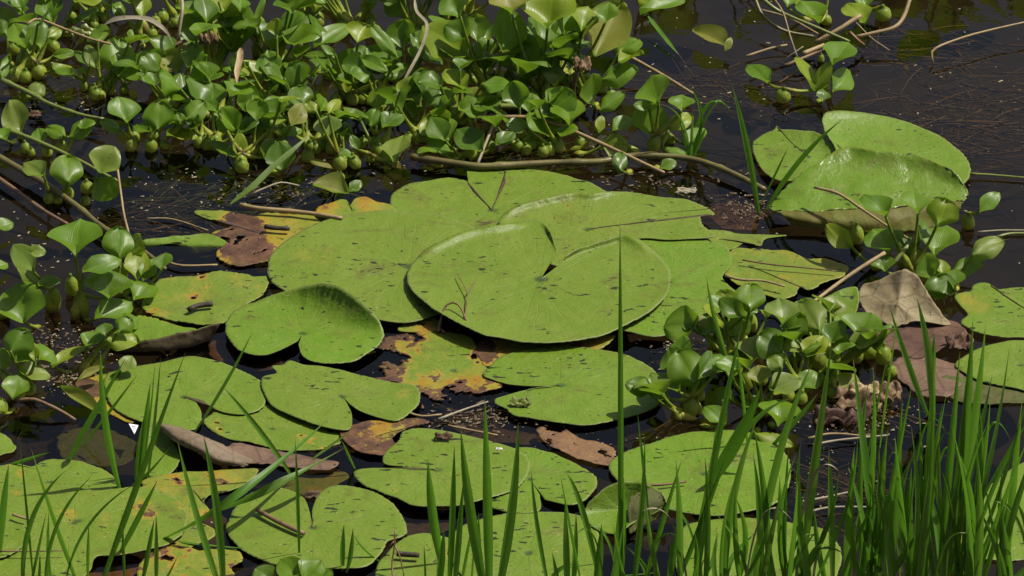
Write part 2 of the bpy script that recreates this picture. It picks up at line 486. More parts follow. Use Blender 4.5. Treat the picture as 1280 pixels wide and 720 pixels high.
def leaf_fan(name, label, c, out, L=0, closed=False, base=0.0, tint=.4, holes=0.0, edge=0.0, spots=(), teeth=.0014, rag=.0011, lift=3.0,
             mats=None, cat='lily leaf', group=GP, seed=None, dz=0.0, roll=0.0, rollat=(), thick=.0011, dimple=.0016, wav=1.0, parent=None):
    """flat floating leaf: a fan from the stalk scar to an outline traced in photo pixels (px, py, height)"""
    z0 = .0030 + .0034 * L + dz
    sd = (seed if seed is not None else (c[0] * 13 + c[1] * 7)) * .173
    if base == 0 and not mats:
        rr_ = random.Random(int(c[0] * 7 + c[1]))
        base = rr_.uniform(-.06, .09)
        tint = min(1, max(0, tint + rr_.uniform(-.15, .15)))
    C = W(c[0], c[1], z0 + (c[2] if len(c) > 2 else 0))
    cz = c[2] if len(c) > 2 else 0.0
    ow = []
    for p in out:
        h = p[2] if len(p) > 2 else 0.0
        q = W(p[0], p[1], z0 + h)
        ow.append((q.x, q.y, h))
    per = sum(math.dist(a[:2], b[:2]) for a, b in zip(ow, ow[1:]))
    nt = max(60, min(300, int(per / .0036)))
    ow = crom(ow, nt, closed)
    area = sum(a[0] * b[1] - b[0] * a[1] for a, b in zip(ow, ow[1:] + ow[:1]))
    rmax = max(math.dist(o[:2], (C.x, C.y)) for o in ow)
    nr = max(12, min(52, int(rmax / .0036)))
    # crenate edge, ragged where the leaf is old
    s = 0.0
    oo = []
    for i, o in enumerate(ow):
        dx, dy = o[0] - C.x, o[1] - C.y
        d = math.hypot(dx, dy) or 1e-6
        if i: s += math.dist(o[:2], ow[i - 1][:2])
        f = teeth * (abs(math.sin(s * 330 + 2.0 * noise.noise(Vector((s * 30, sd, 0))))) - .5) * (0.5 + 1.0 * noise.noise(Vector((s * 14, sd, 5))))
        f -= .016 * max(0, noise.noise(Vector((s * 17, sd, 8))) - .36)
        f += .0016 * noise.noise(Vector((s * 22, sd, 1)))
        f += rag * (noise.noise(Vector((s * 60, sd, 2))) + .8 * noise.noise(Vector((s * 160, sd, 3))))
        oo.append((o[0] + dx / d * f, o[1] + dy / d * f, o[2]))
    verts, uvs, data = [(C.x, C.y, z0 + cz - dimple)], [(.5, 0)], []
    sp = [(W(a, b, z0), r / PXM, k) for a, b, r, k in spots]

    def field(x, y, r):
        d = base
        n = noise.noise(Vector((x * 26, y * 26, sd))) * .5 + noise.noise(Vector((x * 62, y * 62, sd + 3))) * .35 + noise.noise(Vector((x * 150, y * 150, sd + 6))) * .25
        for q, rr, k in sp:
            e = math.hypot(x - q.x, (y - q.y) * .62) / rr
            d += k * max(0.0, 1 - e * e * .6) if e < 1.29 else 0
        d += edge * sm(.55, 1.0, r) * (.6 + .9 * n)
        hv = n * (.55 + holes) + holes * .55 + (d - .45) * .5 * (1 if holes > 0 else 0) + .3 * holes * sm(.6, 1, r)
        if holes > 0:
            d += .42 * sm(.10, .33, hv)
        return d, hv

    data.append((field(C.x, C.y, 0)[0], tint, 0, 1))
    hole = [0]
    rw = [0.0] * nt
    for a, b, rr in rollat:
        q = W(a, b, z0)
        for i, o in enumerate(oo):
            rw[i] = max(rw[i], 1 - (math.hypot(o[0] - q.x, (o[1] - q.y) * .6) / (rr / PXM)) ** 2)
    for j in range(1, nr + 1):
        r = .012 + (1 - .012) * j / nr
        for i, o in enumerate(oo):
            x, y = C.x + (o[0] - C.x) * r, C.y + (o[1] - C.y) * r
            d, hv = field(x, y, r)
            z = z0 + cz * (1 - r) ** 1.5 + o[2] * r ** lift + wav * wave(x, y) - dimple * math.exp(-(r / .06) ** 2)
            th = math.atan2(y - C.y, x - C.x)
            z += .0020 * wav * r * r * noise.noise(Vector((math.cos(th) * 2.2, math.sin(th) * 2.2, sd + r)))
            if roll and rw[i] > 0:
                z += rw[i] * roll * math.exp(-((r - .95) / .04) ** 2)
            verts.append((x, y, z))
            uvs.append((i / nt, r))
            data.append((d, tint, r, 1))
            hole.append(hv)
    faces = []
    rngi = nt if closed else nt - 1
    up = area > 0
    for i in range(rngi):
        a, b = 1 + i, 1 + (i + 1) % nt
        faces.append((0, a, b) if up else (0, b, a))
    for j in range(nr - 1):
        for i in range(rngi):
            a, b = 1 + j * nt + i, 1 + j * nt + (i + 1) % nt
            c2, d2 = b + nt, a + nt
            if holes > 0 and (hole[a] + hole[b] + hole[c2] + hole[d2]) / 4 > .33:
                continue
            faces.append((a, d2, c2, b) if up else (a, b, c2, d2))
    o = mesh_obj(name, verts, faces, mats or [M['pad'], M['under']], parent, (C.x, C.y, z0), uvs, data)
    md = o.modifiers.new('thickness', 'SOLIDIFY')
    md.thickness = thick
    md.offset = -1
    md.material_offset = 1
    if parent is None:
        tag(o, label, cat, group)
    return o


def leaf_patch(name, label, rows, mats, n=60, m=24, base=0.0, tint=.4, flip=False, cat='lily leaf', group=GP, rag=.0012, parent=None, thick=.0011, seed=1.0, crumple=.0012):
    """curled or folded leaf: a sheet lofted through rows of (px, py, height)"""
    rw = []
    for r in rows:
        q = []
        for p in r:
            w = W(p[0], p[1], p[2])
            q.append((w.x, w.y, w.z))
        rw.append(crom(q, n))
    verts, uvs, data, faces = [], [], [], []
    cols = [crom([r[i] for r in rw], m) for i in range(n)]
    for j in range(m):
        for i in range(n):
            x, y, z = cols[i][j]
            e = min(i, n - 1 - i, j, m - 1 - j) / 3
            k = max(0, 1 - e)
            x += k * rag * noise.noise(Vector((i * .35, j * .35, seed))) * 2
            y += k * rag * noise.noise(Vector((i * .35, j * .35, seed + 4))) * 2
            z += crumple * noise.noise(Vector((x * 40, y * 40, seed + z * 40))) * 2
            verts.append((x, y, z))
            uvs.append((i / n, j / m))
            data.append((base + .12 * k * rag / .0012, tint, .35 + .6 * max(0, 1 - e * .4), 1))
    for j in range(m - 1):
        for i in range(n - 1):
            a = j * n + i
            f = (a, a + 1, a + n + 1, a + n)
            faces.append(f[::-1] if flip else f)
    c = verts[(m // 2) * n + n // 2]
    o = mesh_obj(name, verts, faces, mats, parent, c, uvs, data)
    md = o.modifiers.new('thickness', 'SOLIDIFY')
    md.thickness = thick
    md.offset = 0
    md.material_offset = 1
    if parent is None:
        tag(o, label, cat, group)
    return o


LP = 'lily_pad'
DL = 'dead_lily_leaf'
GREEN2 = [M['pad'], M['under_green']]
# --- the big overlapping stack in the middle
leaf_fan(LP, 'largest round green lily pad, on top of the central stack, its notch opening upward', (676, 348),
    [(697, 311, .002), (687, 288, .003), (674, 274, .004), (649, 277, .003), (607, 284, .005), (573, 293, .004), (539, 308, .003), (514, 329, .002), (509, 346, .003), (516, 363, .006),
     (539, 384, .010), (573, 403, .012), (607, 418, .010), (641, 426, .006), (683, 429, .003), (725, 425, .002), (767, 414, .002), (801, 397, .003), (826, 376, .003),
     (837, 357, .002), (836, 335, .002), (822, 317, .004), (790, 296, .009), (763, 301, .007), (733, 310, .005), (708, 322, .003)],
    L=4, tint=.18, roll=.0060, rollat=[(763, 301, 60), (790, 297, 40), (722, 315, 30), (560, 297, 60), (620, 281, 40), (690, 292, 22)], lift=4, seed=3, edge=.06)
leaf_fan(LP, 'large dull green pad with pale scratches, at the left of the central stack', (512, 331),
    [(335, 329), (345, 312), (375, 291), (413, 274), (447, 267), (493, 264), (560, 272), (600, 290), (620, 330), (600, 370), (539, 395), (501, 402), (460, 397), (420, 386),
     (380, 373), (354, 361), (337, 348)], L=2, closed=True, tint=.12, spots=[(400, 325, 22, .22), (375, 318, 14, .2)], rag=.0006, seed=11)
leaf_fan(LP, 'farthest pad of the central stack, with a torn square flap', (615, 262),
    [(632, 229), (634, 213), (655, 212), (679, 213), (721, 222), (750, 235), (770, 255), (740, 280), (690, 290), (620, 296), (560, 290), (500, 275), (489, 262), (489, 246), (500, 236),
     (515, 229), (535, 226), (560, 222), (583, 226), (586, 232), (585, 208), (606, 208), (628, 213), (630, 226)], L=1, tint=.35, rag=.0010, teeth=.0014, seed=5)
leaf_fan(LP, 'pad with a raised white-rimmed back edge, at the right rear of the central stack', (735, 286),
    [(624, 276, .002), (641, 260, .006), (666, 251, .009), (712, 241, .010), (742, 241, .008), (784, 241, .004), (826, 247, .002), (860, 251, .001), (895, 268), (876, 270), (879, 282), (894, 294),
     (840, 299), (790, 300), (740, 330), (690, 330), (640, 300)], L=3, closed=True, tint=.30, roll=.0040, rollat=[(641, 260, 35), (690, 246, 50), (735, 241, 40)], lift=5, seed=8)
leaf_fan(LP, 'bright green pad under the right side of the largest pad, its front edge ragged', (835, 352),
    [(800, 298), (845, 297), (880, 298), (908, 306), (914, 320), (912, 334), (903, 345), (912, 356), (922, 366), (924, 380), (905, 388), (880, 396), (857, 407), (838, 417), (812, 420), (783, 414),
     (750, 408), (710, 380), (720, 330), (765, 302)], L=2, closed=True, tint=.75, rag=.0013, edge=.10, seed=14)
leaf_fan(LP, 'narrow torn pale strip of lily leaf behind the yellowish eaten pad', (900, 297),
    [(885, 287), (910, 288), (935, 291), (985, 293), (957, 297), (950, 306), (930, 302), (915, 310), (890, 312), (866, 308), (868, 295)], L=0, closed=True, base=.13, tint=.2, rag=.0012, seed=21)
leaf_fan(LP, 'yellowish eaten pad with a long brown line across it, right of the central stack', (935, 331),
    [(915, 311), (935, 308), (958, 311), (987, 314), (1010, 323), (1030, 323), (1050, 329), (1061, 336), (1052, 346), (1030, 353), (1012, 362), (1000, 358), (993, 368), (978, 373),
     (955, 366), (930, 357), (908, 345), (905, 330)], L=1, closed=True, base=.15, tint=.15, holes=.08, rag=.0024, edge=.16, seed=23)
# --- left of the stack
leaf_fan(LP, 'bright pad with its far right rim folded upright, left of the largest pad', (378, 417),
    [(372, 427), (363, 432), (345, 440), (327, 444), (300, 439), (285, 424), (281, 408), (289, 393), (302, 382), (320, 376, .001), (338, 369, .004), (360, 362, .012), (385, 356, .024), (408, 354, .034), (430, 361, .036),
     (453, 379, .030), (470, 396, .018), (478, 409, .008), (479, 420, .003), (471, 433), (455, 445), (440, 451), (412, 455), (391, 453), (378, 445), (373, 431)],
    L=2, tint=.85, lift=5.5, roll=.0022, rollat=[(335, 370, 32)], seed=31, mats=GREEN2)
leaf_fan(LP, 'pale eaten pad with a black stick on it, behind the bright folded pad', (260, 375),
    [(177, 377), (187, 366), (196, 352), (212, 346), (240, 344), (277, 339), (303, 342), (318, 346), (336, 346), (332, 360), (322, 372), (297, 386), (279, 403), (255, 406), (230, 402), (205, 397), (185, 390)],
    L=1, closed=True, base=.08, tint=.15, holes=.22, rag=.0026, edge=.08, spots=[(250, 365, 18, .24), (222, 372, 12, .18), (300, 350, 14, .16)], seed=33)
leaf_fan(DL, 'yellow and brown rotting leaf behind the scratched pad, crossed by a pale straw', (325, 292),
    [(242, 264), (258, 262), (285, 264), (310, 268), (335, 266), (365, 268), (395, 270), (415, 276), (400, 295), (350, 322), (332, 328), (318, 330), (300, 333), (280, 328), (270, 316), (282, 304),
     (264, 292), (278, 286), (293, 280), (262, 273)], L=0, closed=True, base=.36, tint=.3, holes=.02, rag=.0030, spots=[(300, 290, 32, .50), (310, 320, 30, .36), (252, 266, 30, -.24), (372, 278, 34, -.04), (345, 300, 25, .10)], group=GD, seed=35)
leaf_fan(LP, 'narrow bright strip of half-sunk leaf floating left of the brown rotting leaf', (230, 303, .0),
    [(179, 301, .002), (200, 297, .003), (220, 295, .003), (260, 291, .002), (286, 305, 0), (268, 313, -.008), (235, 319, -.016), (200, 315, -.016), (185, 311, -.008)], L=0, closed=True, base=.10, tint=.7, rag=.0012, seed=37)
leaf_fan(DL, 'orange and olive dying leaf half tucked under the back of the scratched pad', (440, 263),
    [(397, 261), (412, 255), (432, 251), (437, 258), (444, 249), (456, 247), (470, 253), (489, 258), (494, 268), (470, 275), (430, 277), (398, 272)], L=1, closed=True, base=.22, tint=.3, rag=.0016,
    spots=[(462, 252, 20, .30), (408, 258, 18, .32), (428, 264, 16, -.05)], group=GD, seed=39)
# curled leaf with brown underside
cur = leaf_patch(LP, 'upturned leaf margin showing its brown underside, below the pale eaten pad',
    [[(158, 398, .004), (180, 396, .006), (205, 402, .006), (228, 408, .003)], [(140, 424, .004), (180, 425, .004), (215, 420, .004), (245, 412, .004)],
     [(136, 436, .002), (172, 440, .002), (212, 438, .002), (262, 426, .002)], [(131, 431, .013), (174, 427, .018), (220, 417, .024), (275, 404, .028)]],
    [M['pad'], M['under']], base=.02, tint=.7, flip=True, seed=2.2)
leaf_fan(LP, 'notched pad left of the grass, with a brown margin under its far edge', (230, 496),
    [(253, 501), (265, 509), (282, 515), (305, 517), (325, 511), (332, 500), (330, 482), (317, 470), (290, 459), (260, 449), (235, 446), (205, 452), (180, 456), (155, 461), (136, 465), (130, 477), (137, 502),
     (155, 517), (175, 525), (200, 531), (220, 535), (240, 536), (250, 529), (252, 515), (247, 505), (242, 500)], L=1, tint=.45, seed=41)
leaf_fan(LP, 'pad with a notch at lower right, between the folded pad and the yellow rotting pad', (428, 495),
    [(437, 504), (450, 512), (475, 521), (497, 525), (514, 513), (524, 501), (520, 482), (492, 477), (460, 471), (425, 462), (400, 457), (380, 456), (362, 451), (353, 457), (340, 458), (346, 466), (330, 470),
     (327, 478), (330, 490), (340, 506), (367, 520), (400, 532), (425, 536), (438, 534), (440, 518), (434, 504)], L=2, tint=.22, seed=43, spots=[(505, 490, 10, .3)], rag=.0004)
leaf_fan(LP, 'eaten pad with dark holes, lying under the two notched pads left of centre', (340, 535),
    [(255, 525), (270, 515), (300, 512), (335, 505), (370, 515), (400, 530), (430, 538), (427, 550), (408, 560), (380, 562), (352, 562), (317, 553), (290, 548), (272, 540), (260, 533)],
    L=0, closed=True, base=.04, tint=.35, holes=.34, rag=.0018, seed=45)
leaf_fan(DL, 'yellow dying leaf with brown blotches under the far left notched pad', (132, 492),
    [(94, 478), (112, 472), (130, 466), (150, 480), (160, 505), (172, 520), (162, 527), (145, 520), (125, 508), (105, 497)], L=0, closed=True, base=.46, tint=.4, rag=.0015,
    spots=[(117, 486, 14, .35), (100, 480, 14, .3)], group=GD, seed=47)
# --- middle front
leaf_fan(DL, 'yellow and brown rotting pad between the two notched pads in the middle', (568, 463),
    [(468, 437), (478, 424), (505, 415), (550, 413), (578, 417), (592, 426), (596, 440), (602, 453), (612, 464), (632, 480), (608, 490), (585, 492), (565, 502), (545, 506), (527, 513), (522, 500), (521, 484), (500, 478),
     (470, 477), (448, 473), (462, 464), (445, 455), (455, 443)], L=0, closed=True, base=.13, tint=.35, holes=.26, rag=.0030, edge=.30,
    spots=[(470, 450, 34, .36), (545, 496, 34, .34), (590, 485, 28, .40), (515, 428, 22, .14), (480, 470, 26, .30)], group=GD, seed=49)
leaf_fan(DL, 'small yellowish leaf scrap under the left front rim of the largest pad', (528, 405),
    [(497, 411), (505, 403), (525, 397), (542, 395), (552, 408), (540, 414), (515, 414)], L=0, closed=True, base=.22, tint=.4, rag=.0016, spots=[(530, 409, 14, .35)], group=GD, seed=51)
leaf_fan(DL, 'tan and brown rotting leaf showing under the front rim of the largest pad', (645, 432),
    [(596, 428), (620, 424), (660, 428), (700, 430), (745, 424), (768, 420), (750, 436), (700, 440), (660, 446), (625, 452), (606, 458), (598, 444)], L=0, closed=True, base=.34, tint=.3, rag=.0020,
    spots=[(607, 437, 20, .40), (730, 428, 30, .08), (660, 432, 16, -.12)], holes=.05, group=GD, seed=53)
leaf_fan(LP, 'broad pad with a long thin slit, in front of the largest pad', (700, 481),
    [(686, 483), (667, 483), (635, 480), (612, 473), (604, 468), (611, 459), (627, 446), (647, 440), (667, 436), (697, 432), (735, 435), (772, 441), (797, 450), (815, 462), (832, 480), (835, 492), (815, 510), (790, 520),
     (760, 527), (735, 531), (710, 530), (685, 527), (660, 522), (642, 519), (632, 512), (620, 506), (619, 500), (631, 496), (656, 489), (686, 485)], L=1, tint=.62, seed=55)
leaf_fan(DL, 'orange and brown rotting leaf left of the slit pad in the middle front', (465, 546),
    [(425, 537), (437, 530), (462, 525), (490, 524), (520, 522), (537, 527), (520, 532), (505, 537), (490, 548), (500, 560), (490, 567), (470, 568), (445, 562), (430, 550)], L=1, closed=True, base=.54, tint=.3, rag=.0018,
    spots=[(440, 538, 26, .16), (470, 560, 22, .26), (520, 526, 26, .14), (468, 550, 18, -.12)], group=GD, seed=57)
leaf_fan(DL, 'long tan and purplish dead leaf afloat below the broad slit pad', (718, 556),
    [(672, 536), (695, 533), (708, 539), (722, 547), (745, 553), (767, 561), (771, 574), (762, 582), (745, 580), (715, 571), (690, 560), (678, 549)], L=0, closed=True, base=.64, tint=.3, rag=.0032, holes=.08,
    group=GD, seed=59, mats=[M['tan_dead'], M['pink_dead']])
leaf_fan(LP, 'pad split by a long slit from its left tip, behind the middle grass blades', (546, 587),
    [(520, 585), (500, 582), (480, 577), (482, 563), (497, 551), (503, 539), (531, 536), (559, 539), (601, 548), (635, 558), (656, 571), (662, 584), (655, 599), (640, 612), (608, 623), (580, 631), (555, 633),
     (517, 632), (495, 622), (465, 613), (448, 600), (443, 590), (455, 585), (478, 584), (520, 588)], L=2, tint=.3, spots=[(500, 560, 14, .2), (494, 613, 6, .4)], rag=.0008, seed=61)
leaf_fan(LP, 'pad with two lobes partly under the slit-tipped pad, behind the middle grass blades', (662, 598),
    [(681, 624), (712, 632), (735, 622), (746, 605), (740, 592), (715, 578), (684, 565), (649, 560), (615, 570), (600, 600), (600, 622), (620, 636), (645, 641), (670, 640), (677, 632), (675, 618)],
    L=1, tint=.7, seed=63)
# --- front row
leaf_fan(LP, 'front pad with a deep notch pointing away and a brown twig on it', (391, 659),
    [(389, 648), (386, 635), (380, 622), (366, 613), (350, 609), (330, 611), (309, 619), (294, 634), (283, 653), (286, 668), (300, 683), (321, 695), (345, 706), (370, 711), (407, 711), (435, 711), (459, 708),
     (477, 692), (486, 677), (500, 671), (509, 665), (507, 653), (495, 634), (474, 619), (449, 611), (425, 607), (408, 610), (396, 622), (390, 638), (392, 650)], L=1, tint=.3, teeth=.0016, seed=65)
leaf_fan(LP, 'left pad whose front half lies under a larger pad, behind the left grass', (62, 603),
    [(-40, 590), (0, 583), (20, 580), (40, 583), (52, 577), (66, 573), (100, 577), (130, 587), (147, 602), (140, 612), (110, 622), (60, 626), (0, 622), (-40, 610)], L=1, closed=True, tint=.35, spots=[(25, 592, 7, .5), (12, 583, 6, .4)], holes=.18, seed=67)
leaf_fan(LP, 'widest front pad at lower left, seen between the left grass blades', (95, 650),
    [(-90, 640), (-60, 620), (0, 611), (62, 607), (125, 614), (165, 610), (200, 615), (230, 632), (233, 655), (220, 675), (180, 687), (150, 692), (120, 695), (112, 712), (90, 726), (20, 735), (-60, 722), (-95, 680)],
    L=2, closed=True, tint=.3, spots=[(88, 643, 10, .30), (130, 649, 10, .32), (180, 638, 14, .40), (165, 630, 14, .2)], rag=.0012, holes=.21, edge=.10, seed=69)
leaf_fan(LP, 'yellowing pad under the pinkish rolled leaf, right of the left grass', (240, 612),
    [(176, 603), (200, 594), (240, 589), (275, 587), (305, 586), (322, 586), (318, 595), (290, 612), (262, 618), (255, 628), (262, 640), (240, 652), (210, 650), (190, 630)], L=0, closed=True, base=.22, tint=.3, rag=.0014,
    holes=.14, spots=[(280, 595, 20, .10), (215, 603, 20, .08)], seed=71)
leaf_fan(DL, 'tattered yellow leaf with brown holes at the lower left edge of the photo', (235, 708),
    [(172, 706), (185, 694), (207, 683), (230, 682), (250, 686), (275, 686), (298, 688), (302, 700), (288, 708), (292, 722), (270, 740), (220, 745), (175, 735)], L=1, closed=True, base=.22, tint=.3, rag=.0025, holes=.34, edge=.2, group=GD, seed=73)
leaf_fan(LP, 'pad cut by the bottom of the photo, carrying a short black stick', (545, 700),
    [(470, 714), (480, 695), (500, 676), (524, 667), (560, 671), (600, 680), (622, 705), (610, 740), (540, 752), (478, 740)], L=0, closed=True, tint=.3, seed=75, rag=.0008, spots=[(560, 690, 14, .2)])
leaf_fan(LP, 'bottom edge pad partly under the two-lobed pad, right of the one with the stick', (660, 692),
    [(566, 668), (600, 650), (640, 641), (700, 640), (738, 652), (752, 684), (742, 722), (680, 748), (600, 735), (566, 705)], L=0, closed=True, tint=.4, seed=77, dz=.0018)
leaf_fan(LP, 'bright pad shaded at its far edge, under the hyacinths and the right grass', (880, 592),
    [(762, 588), (765, 576), (782, 565), (810, 555), (835, 547), (870, 540), (920, 538), (960, 548), (985, 572), (986, 605), (970, 627), (920, 641), (880, 643), (835, 636), (800, 622), (775, 606)],
    L=1, closed=True, tint=.75, teeth=.0015, seed=79)
leaf_fan(LP, 'pad at the bottom edge half hidden by the dense right grass', (950, 696),
    [(850, 665), (880, 651), (937, 646), (1003, 656), (1037, 668), (1052, 700), (1020, 742), (900, 748), (848, 720)], L=0, closed=True, tint=.4, seed=81)
leaf_fan(LP, 'pad behind the grass at the lower right edge of the photo', (1266, 640),
    [(1197, 685), (1200, 665), (1215, 640), (1232, 612), (1260, 588), (1290, 576), (1340, 590), (1352, 640), (1320, 690), (1280, 698), (1250, 701), (1216, 697)], L=0, closed=True, tint=.45, spots=[(1215, 672, 10, .2)], seed=83)
leaf_fan(LP, 'speckled pad with a scalloped back edge at the right edge of the photo', (1290, 392),
    [(1193, 369), (1206, 365), (1214, 364), (1216, 357), (1224, 353), (1236, 354), (1245, 361), (1280, 358), (1340, 362), (1366, 390), (1340, 418), (1280, 422), (1240, 420), (1216, 414), (1200, 402), (1210, 392), (1200, 380)],
    L=1, closed=True, base=.05, tint=.5, rag=.0013, spots=[(1220, 380, 18, .18), (1205, 372, 10, .2)], seed=85)
leaf_fan(LP, 'plain green pad below the speckled pad at the right edge', (1275, 456),
    [(1194, 456), (1212, 442), (1240, 430), (1290, 426), (1350, 440), (1356, 470), (1300, 488), (1250, 482), (1212, 470)], L=1, closed=True, tint=.4, seed=87)
leaf_fan(DL, 'flat olive brown leaf under the plain green pad at the right edge', (1222, 486),
    [(1176, 474), (1195, 464), (1230, 475), (1285, 486), (1290, 500), (1250, 505), (1210, 504), (1182, 494)], L=0, closed=True, group=GD, seed=89, mats=[M['under_green'], M['under']])
leaf_fan(LP, 'pad cut by the left edge of the photo, beside the open dark water', (-10, 558),
    [(-50, 545), (-10, 540), (6, 543), (17, 550), (23, 558), (8, 566), (-20, 574), (-50, 572)], L=1, closed=True, tint=.4, seed=91)
# --- back right group
leaf_fan(LP, 'smaller left pad of the raised back right group, a grass blade before it', (1012, 194, .012),
    [(1000, 163, .012), (1018, 165, .014), (1040, 176, .018), (1054, 184, .020), (1050, 205, .018), (1010, 224, .014), (982, 226, .008), (964, 221, .003), (952, 210, .002), (945, 197, .002), (941, 186, .002), (943, 176, .002),
     (955, 167, .003), (967, 162, .005), (971, 157, .006), (975, 162, .006)], L=1, closed=True, tint=.6, seed=93, teeth=.0022, rag=.0008, lift=2, mats=GREEN2)
leaf_fan(LP, 'far pad of the back right group, its left corner tipped up', (1110, 196, .004),
    [(1030, 160, .016), (1028, 147, .022), (1036, 139, .024), (1065, 139, .018), (1112, 147, .008), (1152, 158, .004), (1186, 175, .002), (1206, 195), (1213, 212), (1203, 229), (1160, 236), (1100, 232), (1056, 200, .01), (1040, 176, .014)],
    L=2, closed=True, tint=.7, seed=95, teeth=.0016, roll=.004, rollat=[(1045, 140, 30)], lift=3, dz=.004, mats=GREEN2)
rolled = leaf_patch(LP, 'glossy leaf with its far rim standing up and its front edge curled under, back right',
    [[(966, 250, .020), (1004, 216, .040), (1056, 184, .060), (1090, 187, .062), (1144, 193, .060), (1190, 213, .052), (1208, 234, .036)],
     [(964, 256, .020), (1005, 232, .034), (1058, 208, .044), (1095, 210, .045), (1144, 216, .043), (1188, 229, .038), (1210, 240, .032)],
     [(963, 261, .020), (1010, 250, .028), (1060, 240, .032), (1100, 240, .033), (1146, 240, .032), (1188, 243, .030), (1209, 246, .029)],
     [(966, 264, .020), (1016, 265, .022), (1062, 262, .024), (1104, 261, .025), (1148, 256, .026), (1188, 252, .027), (1206, 252, .027)]],
    [M['pad_gloss'], M['under_green']], n=110, m=36, base=.02, tint=.8, flip=True, rag=.0016, seed=4.4, crumple=.0010)
leaf_patch('folded_margin', None,
    [[(968, 264.5, .020), (1016, 265.5, .022), (1062, 262.5, .024), (1104, 261.5, .025), (1148, 256.5, .026), (1188, 252.5, .027), (1204, 252.5, .027)],
     [(980, 272, .016), (1018, 276, .016), (1062, 277, .016), (1104, 276, .016), (1148, 270, .016), (1186, 264, .018), (1200, 262, .02)],
     [(990, 280, .006), (1020, 286, .004), (1062, 290, .002), (1104, 291, .001), (1146, 288, .001), (1178, 282, .003), (1192, 276, .006)]],
    [M['under_olive'], M['under_olive']], n=80, m=18, base=.15, tint=.4, flip=True, parent=rolled, seed=4.8)
# --- dead leaves at right centre
leaf_fan(DL, 'pale grey dead leaf standing like a tent above the brown wet leaf', (1122, 378, .022),
    [(1073, 368, .010), (1078, 356, .016), (1095, 350, .026), (1112, 341, .036), (1125, 336, .046), (1133, 333, .050), (1146, 342, .042), (1156, 356, .034), (1166, 374, .022), (1178, 390, .010), (1188, 402, .004),
     (1165, 402, .008), (1140, 400, .008), (1112, 403, .006), (1102, 397, .006), (1092, 397, .003), (1080, 388, .003), (1074, 378, .005)], L=1, closed=True, group=GD, seed=97, lift=1.2, mats=[M['grey_dead'], M['under_green']], rag=.0024, dimple=0, wav=3)
leaf_fan(DL, 'maroon brown wet leaf flat on the water before the grey tent-shaped leaf', (1150, 420),
    [(1088, 415), (1100, 404), (1120, 398), (1155, 396), (1190, 400), (1206, 412), (1213, 428), (1208, 437), (1186, 434), (1166, 443), (1138, 447), (1120, 436), (1105, 440), (1095, 434)], L=1, closed=True, group=GD, seed=99,
    mats=[M['maroon_dead'], M['under']], rag=.0022, wav=2)
leaf_fan(DL, 'pinkish purple dead leaf in front of the maroon wet leaf, behind the grass', (1158, 470),
    [(1115, 450), (1130, 446), (1155, 448), (1176, 452), (1198, 460), (1203, 478), (1185, 498), (1150, 494), (1125, 474)], L=0, closed=True, group=GD, seed=101, mats=[M['pink_dead'], M['under']], rag=.0028, wav=2)
leaf_fan(LP, 'tilted olive pad left of the grey tent-shaped dead leaf', (1042, 388, .008),
    [(1000, 414, 0), (1012, 392, .004), (1025, 376, .010), (1048, 364, .016), (1070, 359, .020), (1073, 375, .014), (1068, 392, .008), (1055, 405, .002), (1035, 416, 0), (1015, 420, 0)], L=0, closed=True, tint=.5, base=.04, seed=103, lift=1.5)
# --- pinkish rolled leaf left of centre
roll_leaf = leaf_patch(DL, 'pinkish grey rolled leaf arching over dark water beside the left grass',
    [[(200, 529, .006), (225, 534, .006), (255, 546, .004), (285, 560, .003), (318, 576, .001)],
     [(198, 529, .022), (222, 536, .026), (253, 547, .024), (283, 562, .015), (317, 577, .003)],
     [(200, 533, .022), (222, 546, .026), (250, 560, .022), (276, 574, .012), (312, 580, .002)],
     [(206, 541, .016), (222, 555, .018), (246, 566, .012), (266, 580, .004), (304, 583, .001)]],
    [M['roll_dead'], M['under']], n=70, m=26, seed=6.1, group=GD, flip=True, rag=.0010)
leaf_fan('torn_lobe', None, (190, 560, .0), [(178, 590, .0), (176, 565, .0), (184, 530, .012), (200, 528, .014), (212, 545, .006), (225, 570, 0), (215, 590, 0), (196, 596, 0)], L=0, closed=True, tint=.6, base=.03, seed=105,
    mats=[M['pad'], M['under']], parent=roll_leaf)
leaf_fan(DL, 'flat pinkish brown dead leaf right of the rolled leaf, under the leaning grass', (345, 568),
    [(281, 563), (287, 556), (296, 552), (330, 559), (360, 565), (392, 572), (424, 578), (412, 586), (392, 587), (360, 584), (335, 580), (300, 577)], L=0, closed=True, group=GD, seed=107, dz=.001, mats=[M['pink_dead'], M['under']], rag=.0028, holes=.08)
leaf_fan(DL, 'sunken yellow-green leaf behind the notch of the front twig pad', (390, 602),
    [(345, 608), (362, 598), (378, 594), (405, 590), (428, 589), (436, 595), (428, 602), (410, 612), (395, 622), (370, 616)], L=0, closed=True, base=.20, tint=.3, dz=-.010, group=GD, seed=109, rag=.0016, spots=[(415, 596, 18, .16), (392, 617, 10, .45)])
